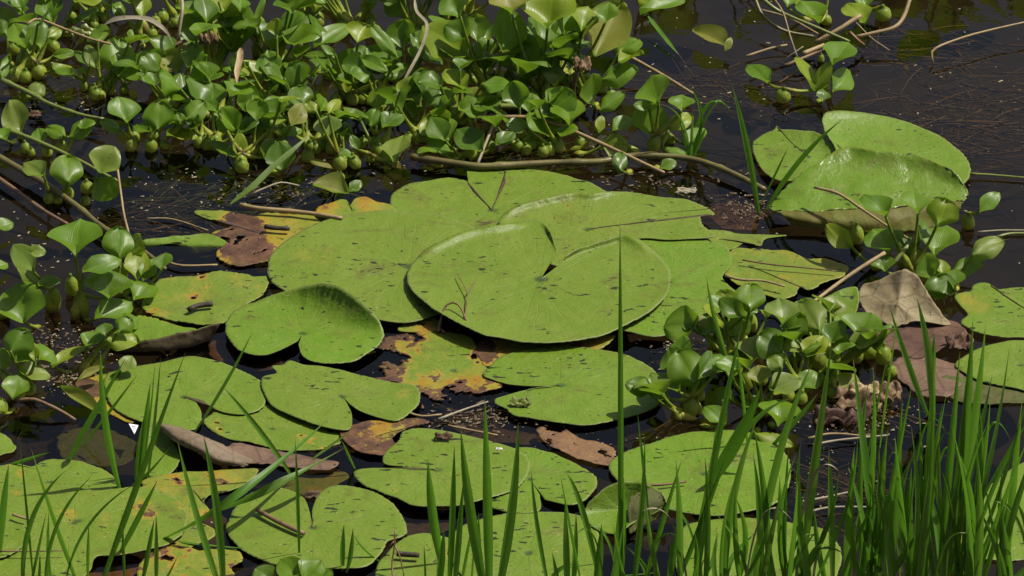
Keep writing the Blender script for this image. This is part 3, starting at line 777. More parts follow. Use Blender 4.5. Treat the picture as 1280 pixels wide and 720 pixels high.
# --- cupped leaf at lower right of centre
cup = leaf_fan(LP, 'cupped dark green leaf with a pink outer side among the right grass', (778, 636, .004),
    [(735, 655, .002), (730, 640, .006), (742, 622, .020), (762, 607, .030), (786, 601, .034), (812, 606, .034), (832, 622, .026), (822, 640, .014), (804, 646, .010), (790, 654, .008), (770, 668, .002), (750, 664, .001)],
    L=1, closed=True, tint=.7, seed=111, lift=1.4)
leaf_patch('folded_margin', None,
    [[(832, 622.5, .0345), (822, 612, .036), (806, 612, .036), (788, 620, .032)], [(834, 632, .026), (822, 630, .028), (804, 632, .028), (785, 640, .022)], [(826, 644, .010), (812, 654, .008), (800, 660, .006), (786, 668, .003)]],
    [M['pink_dead'], M['under_green']], n=40, m=18, parent=cup, seed=7.7, flip=True)

# --- sunken rotting leaves seen through the water in the gaps
GSUB = 'sunken rotting leaves under the water'
for lab, c, o, mt, b in (
    ('purplish sunken leaf in the gap below the bright folded pad', (296, 444), [(262, 430), (285, 424), (310, 440), (345, 446), (352, 458), (325, 464), (290, 456), (266, 448)], 'maroon_dead', 0),
    ('sunken brown leaf in the gap under the broad slit pad', (640, 536), [(560, 520), (610, 516), (650, 530), (700, 545), (660, 556), (600, 548), (570, 538)], 'under', 0),
    ('sunken olive leaf in the dark water before the kinked grass blade', (120, 556), [(70, 545), (110, 532), (160, 545), (175, 565), (150, 580), (100, 578), (74, 566)], 'under_green', 0),
    ('sunken brown leaf between the widest front pad and the deep-notched pad', (262, 664), [(232, 660), (256, 640), (285, 648), (290, 672), (270, 690), (240, 682)], 'under', 0),
    ('sunken yellow-brown leaf in the dark gap at the lower left edge', (135, 708), [(104, 706), (120, 694), (150, 692), (172, 700), (165, 722), (130, 736), (106, 728)], 'tan_dead', 0),
    ('sunken brown leaf in the gap before the raised back right leaf', (925, 272), [(885, 262), (915, 252), (960, 268), (985, 282), (940, 286), (900, 284)], 'maroon_dead', 0),
    ('sunken leaf in the gap left of the bottom edge pad with the stick', (520, 655), [(490, 650), (520, 636), (556, 642), (570, 658), (540, 668), (505, 668)], 'under', 0)):
    leaf_fan('sunken_leaf', lab, c, o, L=0, closed=True, dz=-.016, rag=.0035, holes=.10, mats=[M[mt], M['under']], cat='rotting leaf', group=GSUB, seed=c[0] * .7)

leaf_fan(LP, 'small mottled pad lying over the corner of the widest front pad, far left', (-2, 660), [(-50, 640), (-10, 634), (15, 641), (30, 655), (33, 670), (24, 686), (0, 698), (-40, 700), (-60, 670)], L=3, closed=True, base=.07, tint=.3,
    rag=.0014, holes=.12, seed=121)
leaf_fan(LP, 'olive half-eaten pad under the right end of the widest front pad', (215, 672), [(180, 690), (200, 664), (236, 652), (262, 655), (268, 668), (250, 678), (222, 688)], L=0, closed=True, base=.16, tint=.3, rag=.0026, holes=.24, edge=.25, seed=123)

# ---------------------------------------------------------------- water hyacinths
GH = 'water hyacinths floating on the pond'


def tube(pts, rads, seg=8, cap=True):
    """tube through world points with a radius at each"""
    vs, uv, fs = [], [], []
    n = len(pts)
    pr = None
    for i in range(n):
        a, b = Vector(pts[max(0, i - 1)]), Vector(pts[min(n - 1, i + 1)])
        t = (b - a).normalized()
        if pr is None:
            pr = t.cross(Vector((0.3, 1, .2))).normalized()
        pr = (pr - t * pr.dot(t)).normalized()
        bi = t.cross(pr)
        for k in range(seg):
            an = 2 * math.pi * k / seg
            vs.append(Vector(pts[i]) + (pr * math.cos(an) + bi * math.sin(an)) * rads[i])
            uv.append((k / seg, i / (n - 1)))
    for i in range(n - 1):
        for k in range(seg):
            a, b = i * seg + k, i * seg + (k + 1) % seg
            fs.append((a, b, b + seg, a + seg))
    if cap:
        for i0, rev in ((0, True), ((n - 1) * seg, False)):
            f = tuple(range(i0, i0 + seg))
            fs.append(f[::-1] if rev else f)
    return vs, uv, fs


def stalk_mesh(parent, p0, p1, rb, rt, bulge=.30, bend=None, seg=9, n=16, org=None):
    p0, p1 = Vector(p0), Vector(p1)
    mid = (p0 + p1) / 2 + (Vector(bend) if bend else Vector((0, 0, 0)))
    pts, rads = [], []
    for i in range(n):
        t = i / (n - 1)
        p = p0 * (1 - t) ** 2 + mid * 2 * t * (1 - t) + p1 * t * t
        pts.append(p)
        b = math.exp(-((t - bulge) / (.20 if t < bulge else .15)) ** 2)
        base = rt * (1.5 - .5 * t)
        rads.append(max(rt * .7, base + (rb - base) * b if rb > base else base))
    rads[0] *= .7
    vs, uv, fs = tube(pts, rads, seg)
    return vs, uv, fs


def pod(parent, cx, cy, r, base, elong=1.0, lean=0.0, name='leaf_stalk'):
    """a swollen stalk seen as a float: stands on the water under its photo position"""
    foot = W(cx, cy + r * .95, -.004)
    rr = r / PXM
    top = foot + Vector((lean + random.uniform(-.4, .4) * rr, random.uniform(-.3, .5) * rr, 2.5 * rr * elong))
    n = 16
    pts, rads = [], []
    for i in range(n):
        t = i / (n - 1)
        pts.append(foot.lerp(top, t))
        rads.append(rr * max(.24 - .1 * max(0, t - .8), math.sqrt(max(0, 1 - ((t - .42) / .45) ** 2))))
    vs, uv, fs = tube(pts, rads, 10)
    mesh_obj(name, vs, fs, M['stalk'], parent, parent.location, uv)
    return pts[-2]


def blade_shape(v):
    """half width of a hyacinth leaf along its length: wedge foot, rounded sides, blunt tip"""
    a = math.sin(math.pi * min(1.0, max(0, v)) ** .80) ** (.60 if v < .42 else .50)
    return min(a, .08 + 2.6 * v)


def blade_mesh(J, A, Wd, N, L, wid, cup, curl, tipc, nu=13, nv=17, sd=0.0):
    vs, uv, fs = [], [], []
    bowl = cup >= .22
    tw = random.gauss(0, .22)
    sg = 1 if random.random() < .72 else -.8
    skew = random.gauss(0, .10)
    for j in range(nv):
        v = j / (nv - 1)
        hw = wid / 2 * max(.05, blade_shape(v))
        ca, sa = math.cos(tw * v), math.sin(tw * v)
        w2, n2 = Wd * ca + N * sa, N * ca - Wd * sa
        for i in range(nu):
            u = i / (nu - 1) * 2 - 1
            if bowl:
                lift = cup * wid * (u * u) * (.35 + .65 * math.sin(math.pi * v)) + curl * L * v * v
            else:
                lift = 1.25 * cup * wid * u * u * (1.7 - 2.3 * v) * sg + (curl - .10) * L * v * v - tipc * L * max(0, v - .6) ** 2 * 3
            lift += .05 * wid * noise.noise(Vector((u * 1.7, v * 2.2, sd))) - .04 * wid * (1 - abs(u)) ** 3
            p = J + A * (L * v) + w2 * (u * hw + skew * wid * v * (1 - v)) + n2 * lift
            vs.append(p)
            uv.append((i / (nu - 1), v))
    for j in range(nv - 1):
        for i in range(nu - 1):
            a = j * nu + i
            fs.append((a, a + 1, a + nu + 1, a + nu))
    return vs, uv, fs


MK = {'m': 'h_mid', 'y': 'h_yel', 'd': 'h_dark', 'o': 'h_old', 'g': 'h_grey'}


def hy_leaf(parent, B, jx, jy, tx, ty, w, mat='m', a=50, yaw=0, cup=.16, dj=0.0, rb=None, stalk=True, curl=0.0, tops=()):
    Y = B.y + dj
    J = V(jx, jy, Y)
    if J.z < .010:
        J = W(jx, jy, .010 + random.random() * .006)
    if J.z > .19:
        d = ray(jx, jy)
        J = W(jx, jy, .19)
    if a > 25:
        a = a * .78 + random.gauss(0, 11)
    yaw += random.gauss(0, 20)
    n = Vector((0, -math.sin(R(a)), math.cos(R(a))))
    n.rotate(Matrix.Rotation(R(yaw), 3, 'Z'))
    tp = PL(tx, ty, J, n)
    A = tp - J
    L = A.length
    pxlen = math.hypot(tx - jx, ty - jy) / PXM
    if L > pxlen * 2.2:
        L = pxlen * 2.2
    A.normalize()
    Wd = A.cross(n).normalized()
    # on-screen size of one metre across the leaf
    sx, sy = Wd.dot(RT), Wd.dot(UP)
    k = max(.55, math.hypot(sx, sy))
    wid = 1.12 * w / PXM / k
    L *= 1.12
    vs, uv, fs = blade_mesh(J, A, Wd, n, L, wid, cup * random.uniform(.7, 1.3), curl, random.uniform(.02, .22), sd=random.random() * 90)
    leaf = mesh_obj('leaf', vs, fs, M[MK[mat]], parent, parent.location, uv)
    if stalk:
        off = Vector((random.uniform(-.010, .010), random.uniform(-.010, .010), -.006))
        p0 = Vector((B.x, B.y, 0)) + off
        far = math.hypot(p0.x - J.x, p0.y - J.y)
        if far > .045:
            p0 = p0.lerp(Vector((J.x, J.y, -.004)), 1 - .045 / far)
        ln = (J - p0).length
        r = (rb / PXM) if rb is not None else min(.0062, .003 + ln * .045)
        if r > ln * .3: r = ln * .3
        end = J + A * (.04 * L)
        near = [t for t in tops if math.hypot(t.x - J.x, t.y - J.y) < .050 and t.z < J.z + .012]
        if near and rb is None:
            p0 = min(near, key=lambda t: (t - J).length)
            ln = max(.004, (J - p0).length)
            r = .0030
        vs, uv, fs = stalk_mesh(parent, p0, end, r, .0019, .30, (0, 0, -.15 * ln) if ln > .02 else None)
        st = mesh_obj('leaf_stalk', vs, fs, M['stalk'], leaf, parent.location, uv)
        st.location = (0, 0, 0)
    return leaf


def rand_leaves(parent, B, n, size=30, hmin=.03, hmax=.09, mats='mmdy', spread=.05):
    for i in range(n):
        az = random.uniform(-.5, math.pi + .5)
        rad = random.uniform(.3, 1) * spread
        J = Vector((B.x + math.cos(az) * rad, B.y + math.sin(az) * rad, random.uniform(hmin, hmax)))
        el = random.uniform(0, 60)
        A = Vector((math.cos(az) * math.cos(R(el)), math.sin(az) * math.cos(R(el)), math.sin(R(el))))
        Wd = A.cross(Vector((0, 0, 1))).normalized()
        Wd.rotate(Matrix.Rotation(R(random.uniform(-35, 35)), 3, A))
        N = Wd.cross(A)
        if N.z < 0: N = -N
        s = size / PXM * random.uniform(.8, 1.35)
        vs, uv, fs = blade_mesh(J, A, Wd, N, s, s * random.uniform(.9, 1.25), random.uniform(.05, .26), random.uniform(-.15, .12), random.uniform(0, .25), sd=random.random() * 90)
        leaf = mesh_obj('leaf', vs, fs, M[MK[random.choice(mats)]], parent, parent.location, uv)
        p0 = Vector((B.x + random.uniform(-.012, .012), B.y + random.uniform(-.012, .012), -.006))
        ln = (J - p0).length
        vs, uv, fs = stalk_mesh(parent, p0, J + A * (.04 * s), min(.0068, ln * .13), .0018, .26, (0, 0, -.15 * ln))
        st = mesh_obj('leaf_stalk', vs, fs, M['stalk'], leaf, parent.location, uv)
        st.location = (0, 0, 0)


def plant(label, bx, by, leaves=(), pods=(), extra=0, size=30, name='water_hyacinth', spread=.05, hmax=.09, group=GH, mats='mmdy'):
    B = W(bx, by, 0)
    e = empty(name, B)
    tag(e, label, 'water hyacinth', group)
    tops = [pod(e, p[0], p[1], p[2], B, *(p[3:])) for p in pods]
    for l in leaves:
        kw = l[-1] if isinstance(l[-1], dict) else {}
        hy_leaf(e, B, *[x for x in l if not isinstance(x, dict)], tops=tops, **kw)
    if (by < 150 or bx > 250) and by < 215 and bx < 770 and by > 0:
        for k in range(3):
            pod(e, bx + random.gauss(0, 22), by + random.uniform(-12, 12), random.uniform(6, 9.5), B)
        rand_leaves(e, B, 3, size * 1.1, hmin=.012, hmax=.05, spread=.065, mats=mats)
    if extra:
        rand_leaves(e, B, extra, size * 1.15, hmax=hmax, spread=spread, mats=mats)
    return e


# --- upper left of the mat
plant('hyacinth with a cluster of round green floats in the top left corner', 26, 92,
      [(33, 62, 17, 28, 32, 'm'), (66, 70, 90, 65, 14, 'm'), (28, 146, 14, 130, 2, 'g', dict(stalk=False)), (60, 46, 76, 36, 16, 'y'), (12, 70, 4, 92, 14, 'm', dict(a=20)), (42, 122, 50, 104, 22, 'g', dict(a=65))],
      [(18, 60, 10), (47, 55, 10), (30, 75, 11), (21, 93, 11), (51, 90, 11), (40, 70, 8)], extra=3)
plant('hyacinth with two broad leaves cut by the top edge, left corner', 58, 50,
      [(66, 30, 58, -6, 36, 'm'), (10, 40, 2, 12, 34, 'g'), (28, 16, 22, -12, 22, 'm'), (50, 48, 40, 28, 26, 'd')], [(90, 20, 8), (94, 8, 7)], extra=5, size=34)
plant('hyacinth with one upright bright leaf at the top edge, above the bent dry leaf', 178, 40,
      [(178, 24, 178, -8, 22, 'y', dict(a=70)), (160, 48, 166, 38, 10, 'm'), (178, 56, 182, 42, 12, 'd')], [(208, 22, 4, 1.6)], extra=2, size=22)
plant('small dark hyacinth with a triangular glossy leaf, below the tan straw at upper left', 126, 118,
      [(143, 89, 151, 50, 46, 'm', dict(a=62)), (122, 86, 108, 58, 18, 'g'), (92, 94, 71, 86, 11, 'm'), (135, 108, 142, 92, 18, 'd'), (168, 96, 187, 84, 11, 'm'), (104, 92, 104, 84, 10, 'm'), (112, 84, 96, 62, 14, 'd')],
      [(105, 108, 8), (128, 111, 6), (155, 112, 7)], extra=2, size=24)
plant('hyacinth with a torn rounded leaf under the brown dry stem', 232, 112,
      [(226, 90, 204, 70, 34, 'o', dict(cup=.25)), (244, 86, 236, 70, 20, 'o'), (234, 122, 228, 92, 36, 'd', dict(a=65)), (246, 108, 252, 84, 22, 'm'), (230, 134, 250, 120, 12, 'm')], [], extra=2, size=30)
plant('tall hyacinth with large broad leaves beside the bent grey dry leaf', 266, 88,
      [(264, 50, 232, 20, 44, 'm', dict(a=60)), (285, 63, 276, 14, 30, 'y', dict(a=75)), (258, 30, 254, -6, 30, 'd'), (290, 46, 292, 16, 26, 'd')], [], extra=5, size=38)
plant('hyacinth with one big grey-green leaf at the left edge, over the green floating stem', 24, 168,
      [(27, 166, 12, 129, 36, 'g', dict(a=58)), (8, 176, -6, 160, 22, 'm')], [], extra=0)
plant('hyacinth with a paired leaf like a moustache, between the crossing stems on the left', 62, 192,
      [(84, 172, 113, 152, 22, 'm', dict(a=35)), (82, 170, 60, 158, 18, 'm', dict(a=35)), (53, 183, 47, 160, 22, 'm')], [(79, 184, 9), (59, 189, 8), (34, 185, 8), (41, 191, 6)], extra=1, size=20)
plant('hyacinth with two leaves spread over the thick green stem, left side', 72, 258,
      [(57, 224, 32, 202, 26, 'g', dict(a=40)), (85, 228, 84, 194, 38, 'm', dict(a=60))], [(62, 248, 8), (85, 242, 9), (72, 250, 6)], extra=0)
plant('hyacinth with two stacked glossy leaves by the thin upright straw', 116, 256,
      [(125, 216, 140, 186, 38, 'g', dict(a=50)), (118, 222, 142, 246, 34, 'm', dict(a=70, stalk=False))], [(109, 234, 9), (106, 252, 7)], extra=0)
plant('small hyacinth standing apart with a row of round yellow-green floats', 180, 188,
      [(159, 154, 150, 122, 38, 'm', dict(a=58)), (197, 162, 199, 127, 38, 'm', dict(a=60)), (151, 162, 128, 148, 15, 'm', dict(a=30)), (232, 149, 253, 127, 26, 'm'), (208, 170, 243, 166, 18, 'y', dict(a=20)),
       (190, 166, 168, 155, 15, 'm', dict(a=25)), (226, 154, 222, 142, 14, 'm')],
      [(163, 182, 9), (168, 171, 8), (189, 182, 9), (195, 170, 8), (206, 181, 7)], extra=0)
# --- middle of the mat
plant('tall hyacinth with slim swollen stalks left of the top middle', 344, 84,
      [(342, 63, 364, 14, 42, 'm', dict(a=60, rb=6)), (392, 60, 432, 28, 26, 'm', dict(a=40, rb=6)), (318, 36, 329, -4, 9, 'm', dict(a=70)), (366, 18, 366, -12, 46, 'd'), (300, 16, 302, -6, 24, 'm'),
       (392, 40, 398, 22, 30, 'd')],
      [(324, 32, 9, 1.3), (353, 56, 6, 1.7), (374, 56, 6, 1.9), (320, 66, 7, 1.9)], extra=4, size=36)
plant('hyacinth with a wavy leaf beside an upright dry stub', 346, 122,
      [(340, 98, 334, 64, 34, 'm', dict(a=55)), (386, 110, 366, 82, 36, 'd', dict(a=70)), (292, 118, 292, 96, 34, 'g', dict(a=18)), (332, 118, 346, 98, 16, 'm'), (348, 113, 368, 102, 14, 'm', dict(a=25)), (322, 146, 316, 120, 22, 'm'),
       (330, 144, 348, 120, 22, 'm'), (320, 112, 318, 92, 16, 'y')], [(376, 86, 6)], extra=3, size=26)
plant('hyacinth with one upside-down pear-shaped float in the middle of the mat', 316, 196,
      [(297, 170, 277, 137, 34, 'm', dict(a=45)), (274, 142, 257, 124, 16, 'm'), (338, 160, 353, 147, 14, 'y'), (364, 158, 379, 132, 24, 'o'), (350, 171, 375, 160, 16, 'm', dict(a=25)), (294, 198, 268, 174, 15, 'm'),
       (300, 197, 301, 170, 18, 'y'), (330, 198, 341, 176, 24, 'd'), (354, 214, 348, 180, 36, 'd', dict(a=65)), (382, 197, 412, 206, 8, 'o', dict(a=15, stalk=False))],
      [(323, 163, 12, 1.1), (311, 156, 8), (301, 202, 9), (346, 166, 6)], extra=2, size=26)
plant('slender hyacinth at the edge of open water with a round yellow float at its foot', 424, 206,
      [(411, 174, 408, 144, 34, 'g', dict(a=55)), (420, 191, 441, 192, 10, 'm', dict(a=15)), (396, 140, 384, 128, 14, 'y'), (410, 144, 424, 122, 14, 'y', dict(a=30))], [(422, 170, 8), (414, 186, 9), (426, 204, 10), (424, 222, 7)], extra=0)
plant('half-sunk pod-like hyacinth leaf just behind the orange dying leaf', 416, 246,
      [(436, 242, 396, 232, 26, 'o', dict(a=35, cup=.35, stalk=False)), (436, 240, 450, 226, 14, 'd', dict(stalk=False))], [(422, 222, 6)], extra=0)
plant('hyacinth with a faded grey cracked leaf near the long floating stem', 474, 190,
      [(492, 204, 500, 166, 34, 'g', dict(a=52)), (474, 190, 500, 206, 12, 'o', dict(a=20, stalk=False)), (462, 157, 469, 136, 20, 'm'), (478, 160, 500, 142, 26, 'd'), (448, 188, 440, 170, 12, 'd')], [(452, 179, 8), (473, 180, 10), (462, 198, 6)], extra=1, size=22)
plant('hyacinth with a large bowl-shaped leaf catching shade, middle of the mat', 438, 124,
      [(441, 114, 447, 70, 48, 'd', dict(a=60, cup=.28)), (450, 119, 479, 106, 20, 'm', dict(a=30)), (414, 72, 383, 66, 11, 'm', dict(a=25)), (420, 70, 404, 57, 9, 'm'), (450, 72, 479, 84, 16, 'm', dict(a=30, stalk=False)),
       (480, 95, 505, 80, 22, 'm', dict(a=35)), (498, 72, 468, 34, 18, 'm', dict(a=65)), (432, 118, 424, 92, 20, 'y')],
      [(430, 110, 10), (416, 78, 9), (410, 92, 9), (440, 124, 9), (506, 40, 8), (458, 10, 10)], extra=3, size=26)
# --- the tall clump right of the middle
plant('tallest hyacinth of the mat, with a big torn leaf on a long swollen stalk', 624, 122,
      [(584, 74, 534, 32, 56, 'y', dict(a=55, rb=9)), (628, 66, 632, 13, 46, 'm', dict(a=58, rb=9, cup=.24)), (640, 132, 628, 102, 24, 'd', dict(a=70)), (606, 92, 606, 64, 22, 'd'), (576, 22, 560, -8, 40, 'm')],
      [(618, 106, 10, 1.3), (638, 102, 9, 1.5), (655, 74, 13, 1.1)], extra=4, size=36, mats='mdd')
plant('hyacinth with very wide leaves cut by the top edge, right of the tallest', 676, 118,
      [(684, 36, 692, -14, 66, 'y', dict(a=58, rb=7)), (688, 78, 728, 64, 20, 'm', dict(a=30)), (672, 106, 652, 90, 18, 'd'), (640, 18, 632, -10, 52, 'o'), (706, 44, 722, 12, 36, 'm')],
      [(680, 98, 9, 1.6), (690, 110, 7), (664, 56, 5, 2.2)], extra=4, size=36)
plant('hyacinth with a large pointed brown-streaked leaf at the water edge', 740, 118,
      [(743, 72, 772, 12, 58, 'o', dict(a=55, cup=.22)), (748, 99, 791, 84, 30, 'm', dict(a=40)), (742, 132, 738, 94, 28, 'd', dict(a=65)), (748, 138, 777, 116, 22, 'm', dict(a=40)), (726, 40, 736, 8, 34, 'y'), (756, 30, 760, 4, 30, 'm')],
      [(776, 9, 9), (722, 108, 8, 1.5)], extra=3, size=34)
plant('hyacinth with a leaf of white glare, over the long tan stem', 704, 186,
      [(712, 158, 706, 118, 42, 'm', dict(a=38, cup=.10)), (688, 174, 670, 138, 42, 'm', dict(a=50)), (748, 166, 752, 146, 12, 'y')], [(697, 184, 9), (748, 160, 6)], extra=1, size=22)
plant('hyacinth with a shiny leaf and a brown notched leaf, left of the tall clump', 568, 150,
      [(548, 146, 557, 106, 36, 'm', dict(a=48)), (586, 142, 578, 108, 46, 'o', dict(a=45)), (581, 114, 561, 84, 28, 'y'), (532, 120, 524, 88, 34, 'd'), (516, 150, 520, 124, 22, 'd')], [(590, 166, 6)], extra=3, size=28, mats='mdd')
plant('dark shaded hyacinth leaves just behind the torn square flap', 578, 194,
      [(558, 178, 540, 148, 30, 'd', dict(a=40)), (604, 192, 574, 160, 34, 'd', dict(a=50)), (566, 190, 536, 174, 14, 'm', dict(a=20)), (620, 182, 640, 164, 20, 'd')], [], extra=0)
plant('hyacinth with wide rounded leaves at the right tip of the mat', 820, 190,
      [(824, 133, 811, 96, 46, 'm', dict(a=50)), (814, 168, 812, 131, 44, 'm', dict(a=55)), (852, 140, 853, 117, 32, 'm', dict(a=25)), (812, 135, 796, 130, 13, 'm'), (766, 164, 788, 146, 20, 'm'), (836, 159, 863, 142, 22, 'y', dict(a=30)),
       (858, 182, 878, 158, 22, 'm'), (826, 182, 856, 190, 9, 'm', dict(a=15)), (776, 214, 777, 190, 18, 'd'), (826, 211, 843, 201, 15, 'm'), (760, 180, 764, 168, 14, 'd')],
      [(816, 182, 10, 1.2), (832, 172, 9), (838, 176, 6)], extra=0)
plant('single leaf reaching in from the top edge over open water', 806, 14, [(800, 18, 852, -6, 18, 'm', dict(a=40)), (816, 8, 800, -10, 22, 'y')], [], extra=1, size=24)
# --- behind, along the top edge
for x, y, lab in ((120, 20, 'hyacinth at the top edge beside a patch of open water, upper left'), (230, 24, 'hyacinth at the top edge behind the bent grey dry leaf'), (440, 30, 'hyacinth at the top edge behind the slim stalks'),
                  (520, 36, 'hyacinth at the top edge left of the tallest one'), (580, 20, 'hyacinth at the top edge directly behind the tallest one'), (386, 16, 'hyacinth at the top edge in the left middle'), (730, 16, 'hyacinth at the top edge behind the brown-streaked leaf')):
    plant(lab, x, y, [], [(x + random.uniform(-14, 14), y + random.uniform(2, 8), random.uniform(6, 9)) for k in range(4)], extra=7, size=34)
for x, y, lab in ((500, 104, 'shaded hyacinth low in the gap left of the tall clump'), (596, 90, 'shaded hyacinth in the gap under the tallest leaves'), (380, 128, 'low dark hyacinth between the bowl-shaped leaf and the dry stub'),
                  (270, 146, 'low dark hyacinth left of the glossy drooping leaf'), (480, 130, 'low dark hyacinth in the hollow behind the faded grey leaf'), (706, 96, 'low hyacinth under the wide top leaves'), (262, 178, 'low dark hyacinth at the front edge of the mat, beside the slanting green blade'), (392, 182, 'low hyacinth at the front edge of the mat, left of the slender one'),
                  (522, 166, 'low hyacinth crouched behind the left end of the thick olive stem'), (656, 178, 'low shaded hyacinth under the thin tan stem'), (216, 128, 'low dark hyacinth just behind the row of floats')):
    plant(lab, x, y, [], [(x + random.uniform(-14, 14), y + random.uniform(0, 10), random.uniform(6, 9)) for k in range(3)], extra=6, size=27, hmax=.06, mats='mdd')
# --- right
plant('hyacinth with a bright V-folded leaf among dry sticks, upper right', 1026, 116,
      [(1040, 84, 1060, 48, 40, 'm', dict(a=42)), (1016, 114, 1003, 68, 22, 'y', dict(a=75, yaw=35)), (1018, 114, 1034, 80, 22, 'y', dict(a=75, yaw=-30)), (1040, 116, 1066, 88, 30, 'm', dict(a=40)), (962, 106, 937, 78, 26, 'm', dict(a=35)),
       (1028, 128, 1030, 112, 18, 'd')], [(977, 118, 11, .9), (1026, 74, 5, 1.3)], extra=0)
plant('hyacinth cut by the top edge, above the dry sticks', 1030, 26, [(1024, 30, 1006, -2, 36, 'm'), (984, 10, 988, -8, 20, 'm'), (1000, 12, 994, -4, 12, 'y')], [(1033, 25, 8)], extra=1, size=22)
plant('hyacinth with a drooping leaf and a pale plump float, top right', 1080, 22, [(1082, 30, 1062, 2, 36, 'y', dict(a=45)), (1084, 12, 1076, -10, 24, 'm')], [(1104, 15, 12, .9)], extra=0)
plant('lone mottled pod-like leaf floating on open water near the top', 892, 58, [(912, 60, 872, 40, 28, 'o', dict(a=40, cup=.34, stalk=False)), (906, 64, 914, 48, 10, 'o', dict(stalk=False))], [], extra=0)
plant('hyacinth spreading in front of the raised back right leaf', 1136, 336,
      [(1108, 272, 1085, 242, 34, 'm', dict(a=50, cup=.25)), (1148, 268, 1144, 237, 36, 'm', dict(a=50)), (1172, 280, 1182, 250, 38, 'y', dict(a=55)), (1168, 321, 1180, 280, 48, 'm', dict(a=48)), (1112, 319, 1095, 286, 46, 'm', dict(a=45)),
       (1066, 310, 1036, 284, 24, 'y', dict(a=55)), (1136, 328, 1142, 298, 34, 'd', dict(a=60)), (1106, 340, 1102, 318, 28, 'd'), (1150, 300, 1158, 276, 20, 'd')], [(1072, 298, 9, 1.4)], extra=0)
plant('hyacinth with curling leaves beside open water at the right', 1196, 352,
      [(1216, 318, 1250, 296, 28, 'g', dict(a=30)), (1190, 339, 1227, 325, 20, 'm', dict(a=35)), (1168, 348, 1156, 320, 28, 'm', dict(a=60)), (1182, 368, 1174, 344, 38, 'd', dict(a=55)), (1180, 346, 1174, 324, 20, 'y'), (1192, 362, 1196, 334, 22, 'd')], [], extra=0)
plant('single folded leaf with a green float, at the right edge of the raised leaf', 1218, 290, [(1224, 266, 1247, 241, 20, 'm', dict(a=45))], [(1211, 279, 9, 1.2)], extra=0)
# --- left
plant('tall hyacinth with a big diamond leaf standing in dark water on the left', 99, 396,
      [(94, 321, 98, 274, 62, 'm', dict(a=56, rb=8)), (103, 341, 146, 322, 24, 'm', dict(a=38, rb=7)), (136, 374, 134, 338, 52, 'd', dict(a=68)), (118, 399, 162, 376, 28, 'm', dict(a=45))], [(91, 362, 9, 1.5), (101, 386, 8, 1.6)], extra=0)
plant('hyacinth with a spoon-shaped leaf on a slim neck, touching the tall left one', 154, 368,
      [(149, 319, 149, 286, 36, 'm', dict(a=55, rb=7)), (172, 352, 171, 312, 30, 'y', dict(a=72, yaw=25)), (178, 352, 190, 324, 20, 'm', dict(a=60)), (166, 376, 188, 350, 38, 'm', dict(a=35)), (202, 338, 206, 316, 22, 'd'), (150, 410, 172, 396, 22, 'm')],
      [(151, 342, 10, 1.2)], extra=1, size=24)
plant('hyacinth with a pointed heart leaf and a twisted leaf at the left edge', 62, 404,
      [(44, 342, 18, 306, 28, 'g', dict(a=40)), (36, 316, 54, 312, 14, 'g', dict(a=30, stalk=False)), (48, 358, 26, 326, 18, 'g', dict(a=55)), (48, 358, 72, 347, 14, 'd', dict(a=25)), (30, 404, 25, 357, 56, 'm', dict(a=50))],
      [(65, 382, 11, 1.5), (4, 390, 10, 1.2)], extra=0)
plant('leaf of a hyacinth cut by the left edge, over black water', -10, 292, [(-10, 286, 14, 277, 18, 'm', dict(a=30)), (-10, 336, 8, 328, 16, 'm', dict(a=25))], [], extra=0)
plant('dense hyacinth with a shaded leaf and floats at the lower left edge', 30, 494,
      [(12, 440, 29, 412, 36, 'd', dict(a=55)), (20, 454, 44, 432, 18, 'm'), (24, 468, 58, 463, 22, 'g', dict(a=35)), (16, 500, 22, 468, 30, 'm', dict(a=60)), (2, 462, -4, 436, 24, 'm'), (-4, 516, 4, 500, 20, 'y'), (44, 452, 40, 430, 12, 'y', dict(a=70))],
      [(38, 486, 9), (6, 446, 8), (42, 468, 7)], extra=2, size=24)
plant('hyacinth with a long curling leaf above the yellow pods, lower left', 94, 462,
      [(66, 460, 104, 428, 16, 'y', dict(a=40)), (108, 434, 122, 414, 24, 'm'), (130, 422, 170, 424, 22, 'y', dict(a=20)), (148, 414, 162, 398, 22, 'm'), (132, 420, 130, 404, 20, 'd'), (152, 466, 164, 446, 20, 'g')],
      [], extra=0)
plant('two slender yellowish pods lying beside the far left notched pad', 112, 492,
      [(76, 484, 120, 514, 15, 'o', dict(a=20, cup=.4, stalk=False)), (97, 476, 128, 460, 10, 'o', dict(a=30, cup=.4, stalk=False))], [], extra=0)
# --- right centre
plant('hyacinth with a shiny leaf by the right tip of the slit pad', 868, 518,
      [(870, 480, 848, 440, 42, 'm', dict(a=48)), (872, 474, 892, 442, 22, 'd', dict(a=60)), (850, 492, 818, 462, 22, 'g', dict(a=40)), (838, 500, 812, 486, 16, 'm'), (906, 532, 884, 508, 22, 'm', dict(a=45)), (894, 466, 906, 446, 20, 'm')],
      [(863, 512, 10, 1.1), (874, 496, 7, 1.4)], extra=9, size=27, hmax=.05, mats='mmgyd', spread=.06)
plant('hyacinth with dark overlapping leaves before the yellowish eaten pad', 926, 446,
      [(938, 385, 938, 355, 36, 'm', dict(a=40)), (930, 397, 902, 376, 22, 'd', dict(a=40)), (918, 421, 930, 396, 26, 'd', dict(a=60)), (940, 454, 945, 418, 38, 'g', dict(a=50)), (926, 450, 918, 430, 20, 'm'), (880, 416, 885, 393, 24, 'o', dict(a=40)),
       (866, 412, 856, 402, 16, 'm')], [(938, 408, 9, 1.3), (894, 430, 9)], extra=9, size=27, hmax=.05, mats='mmgyd', spread=.06)
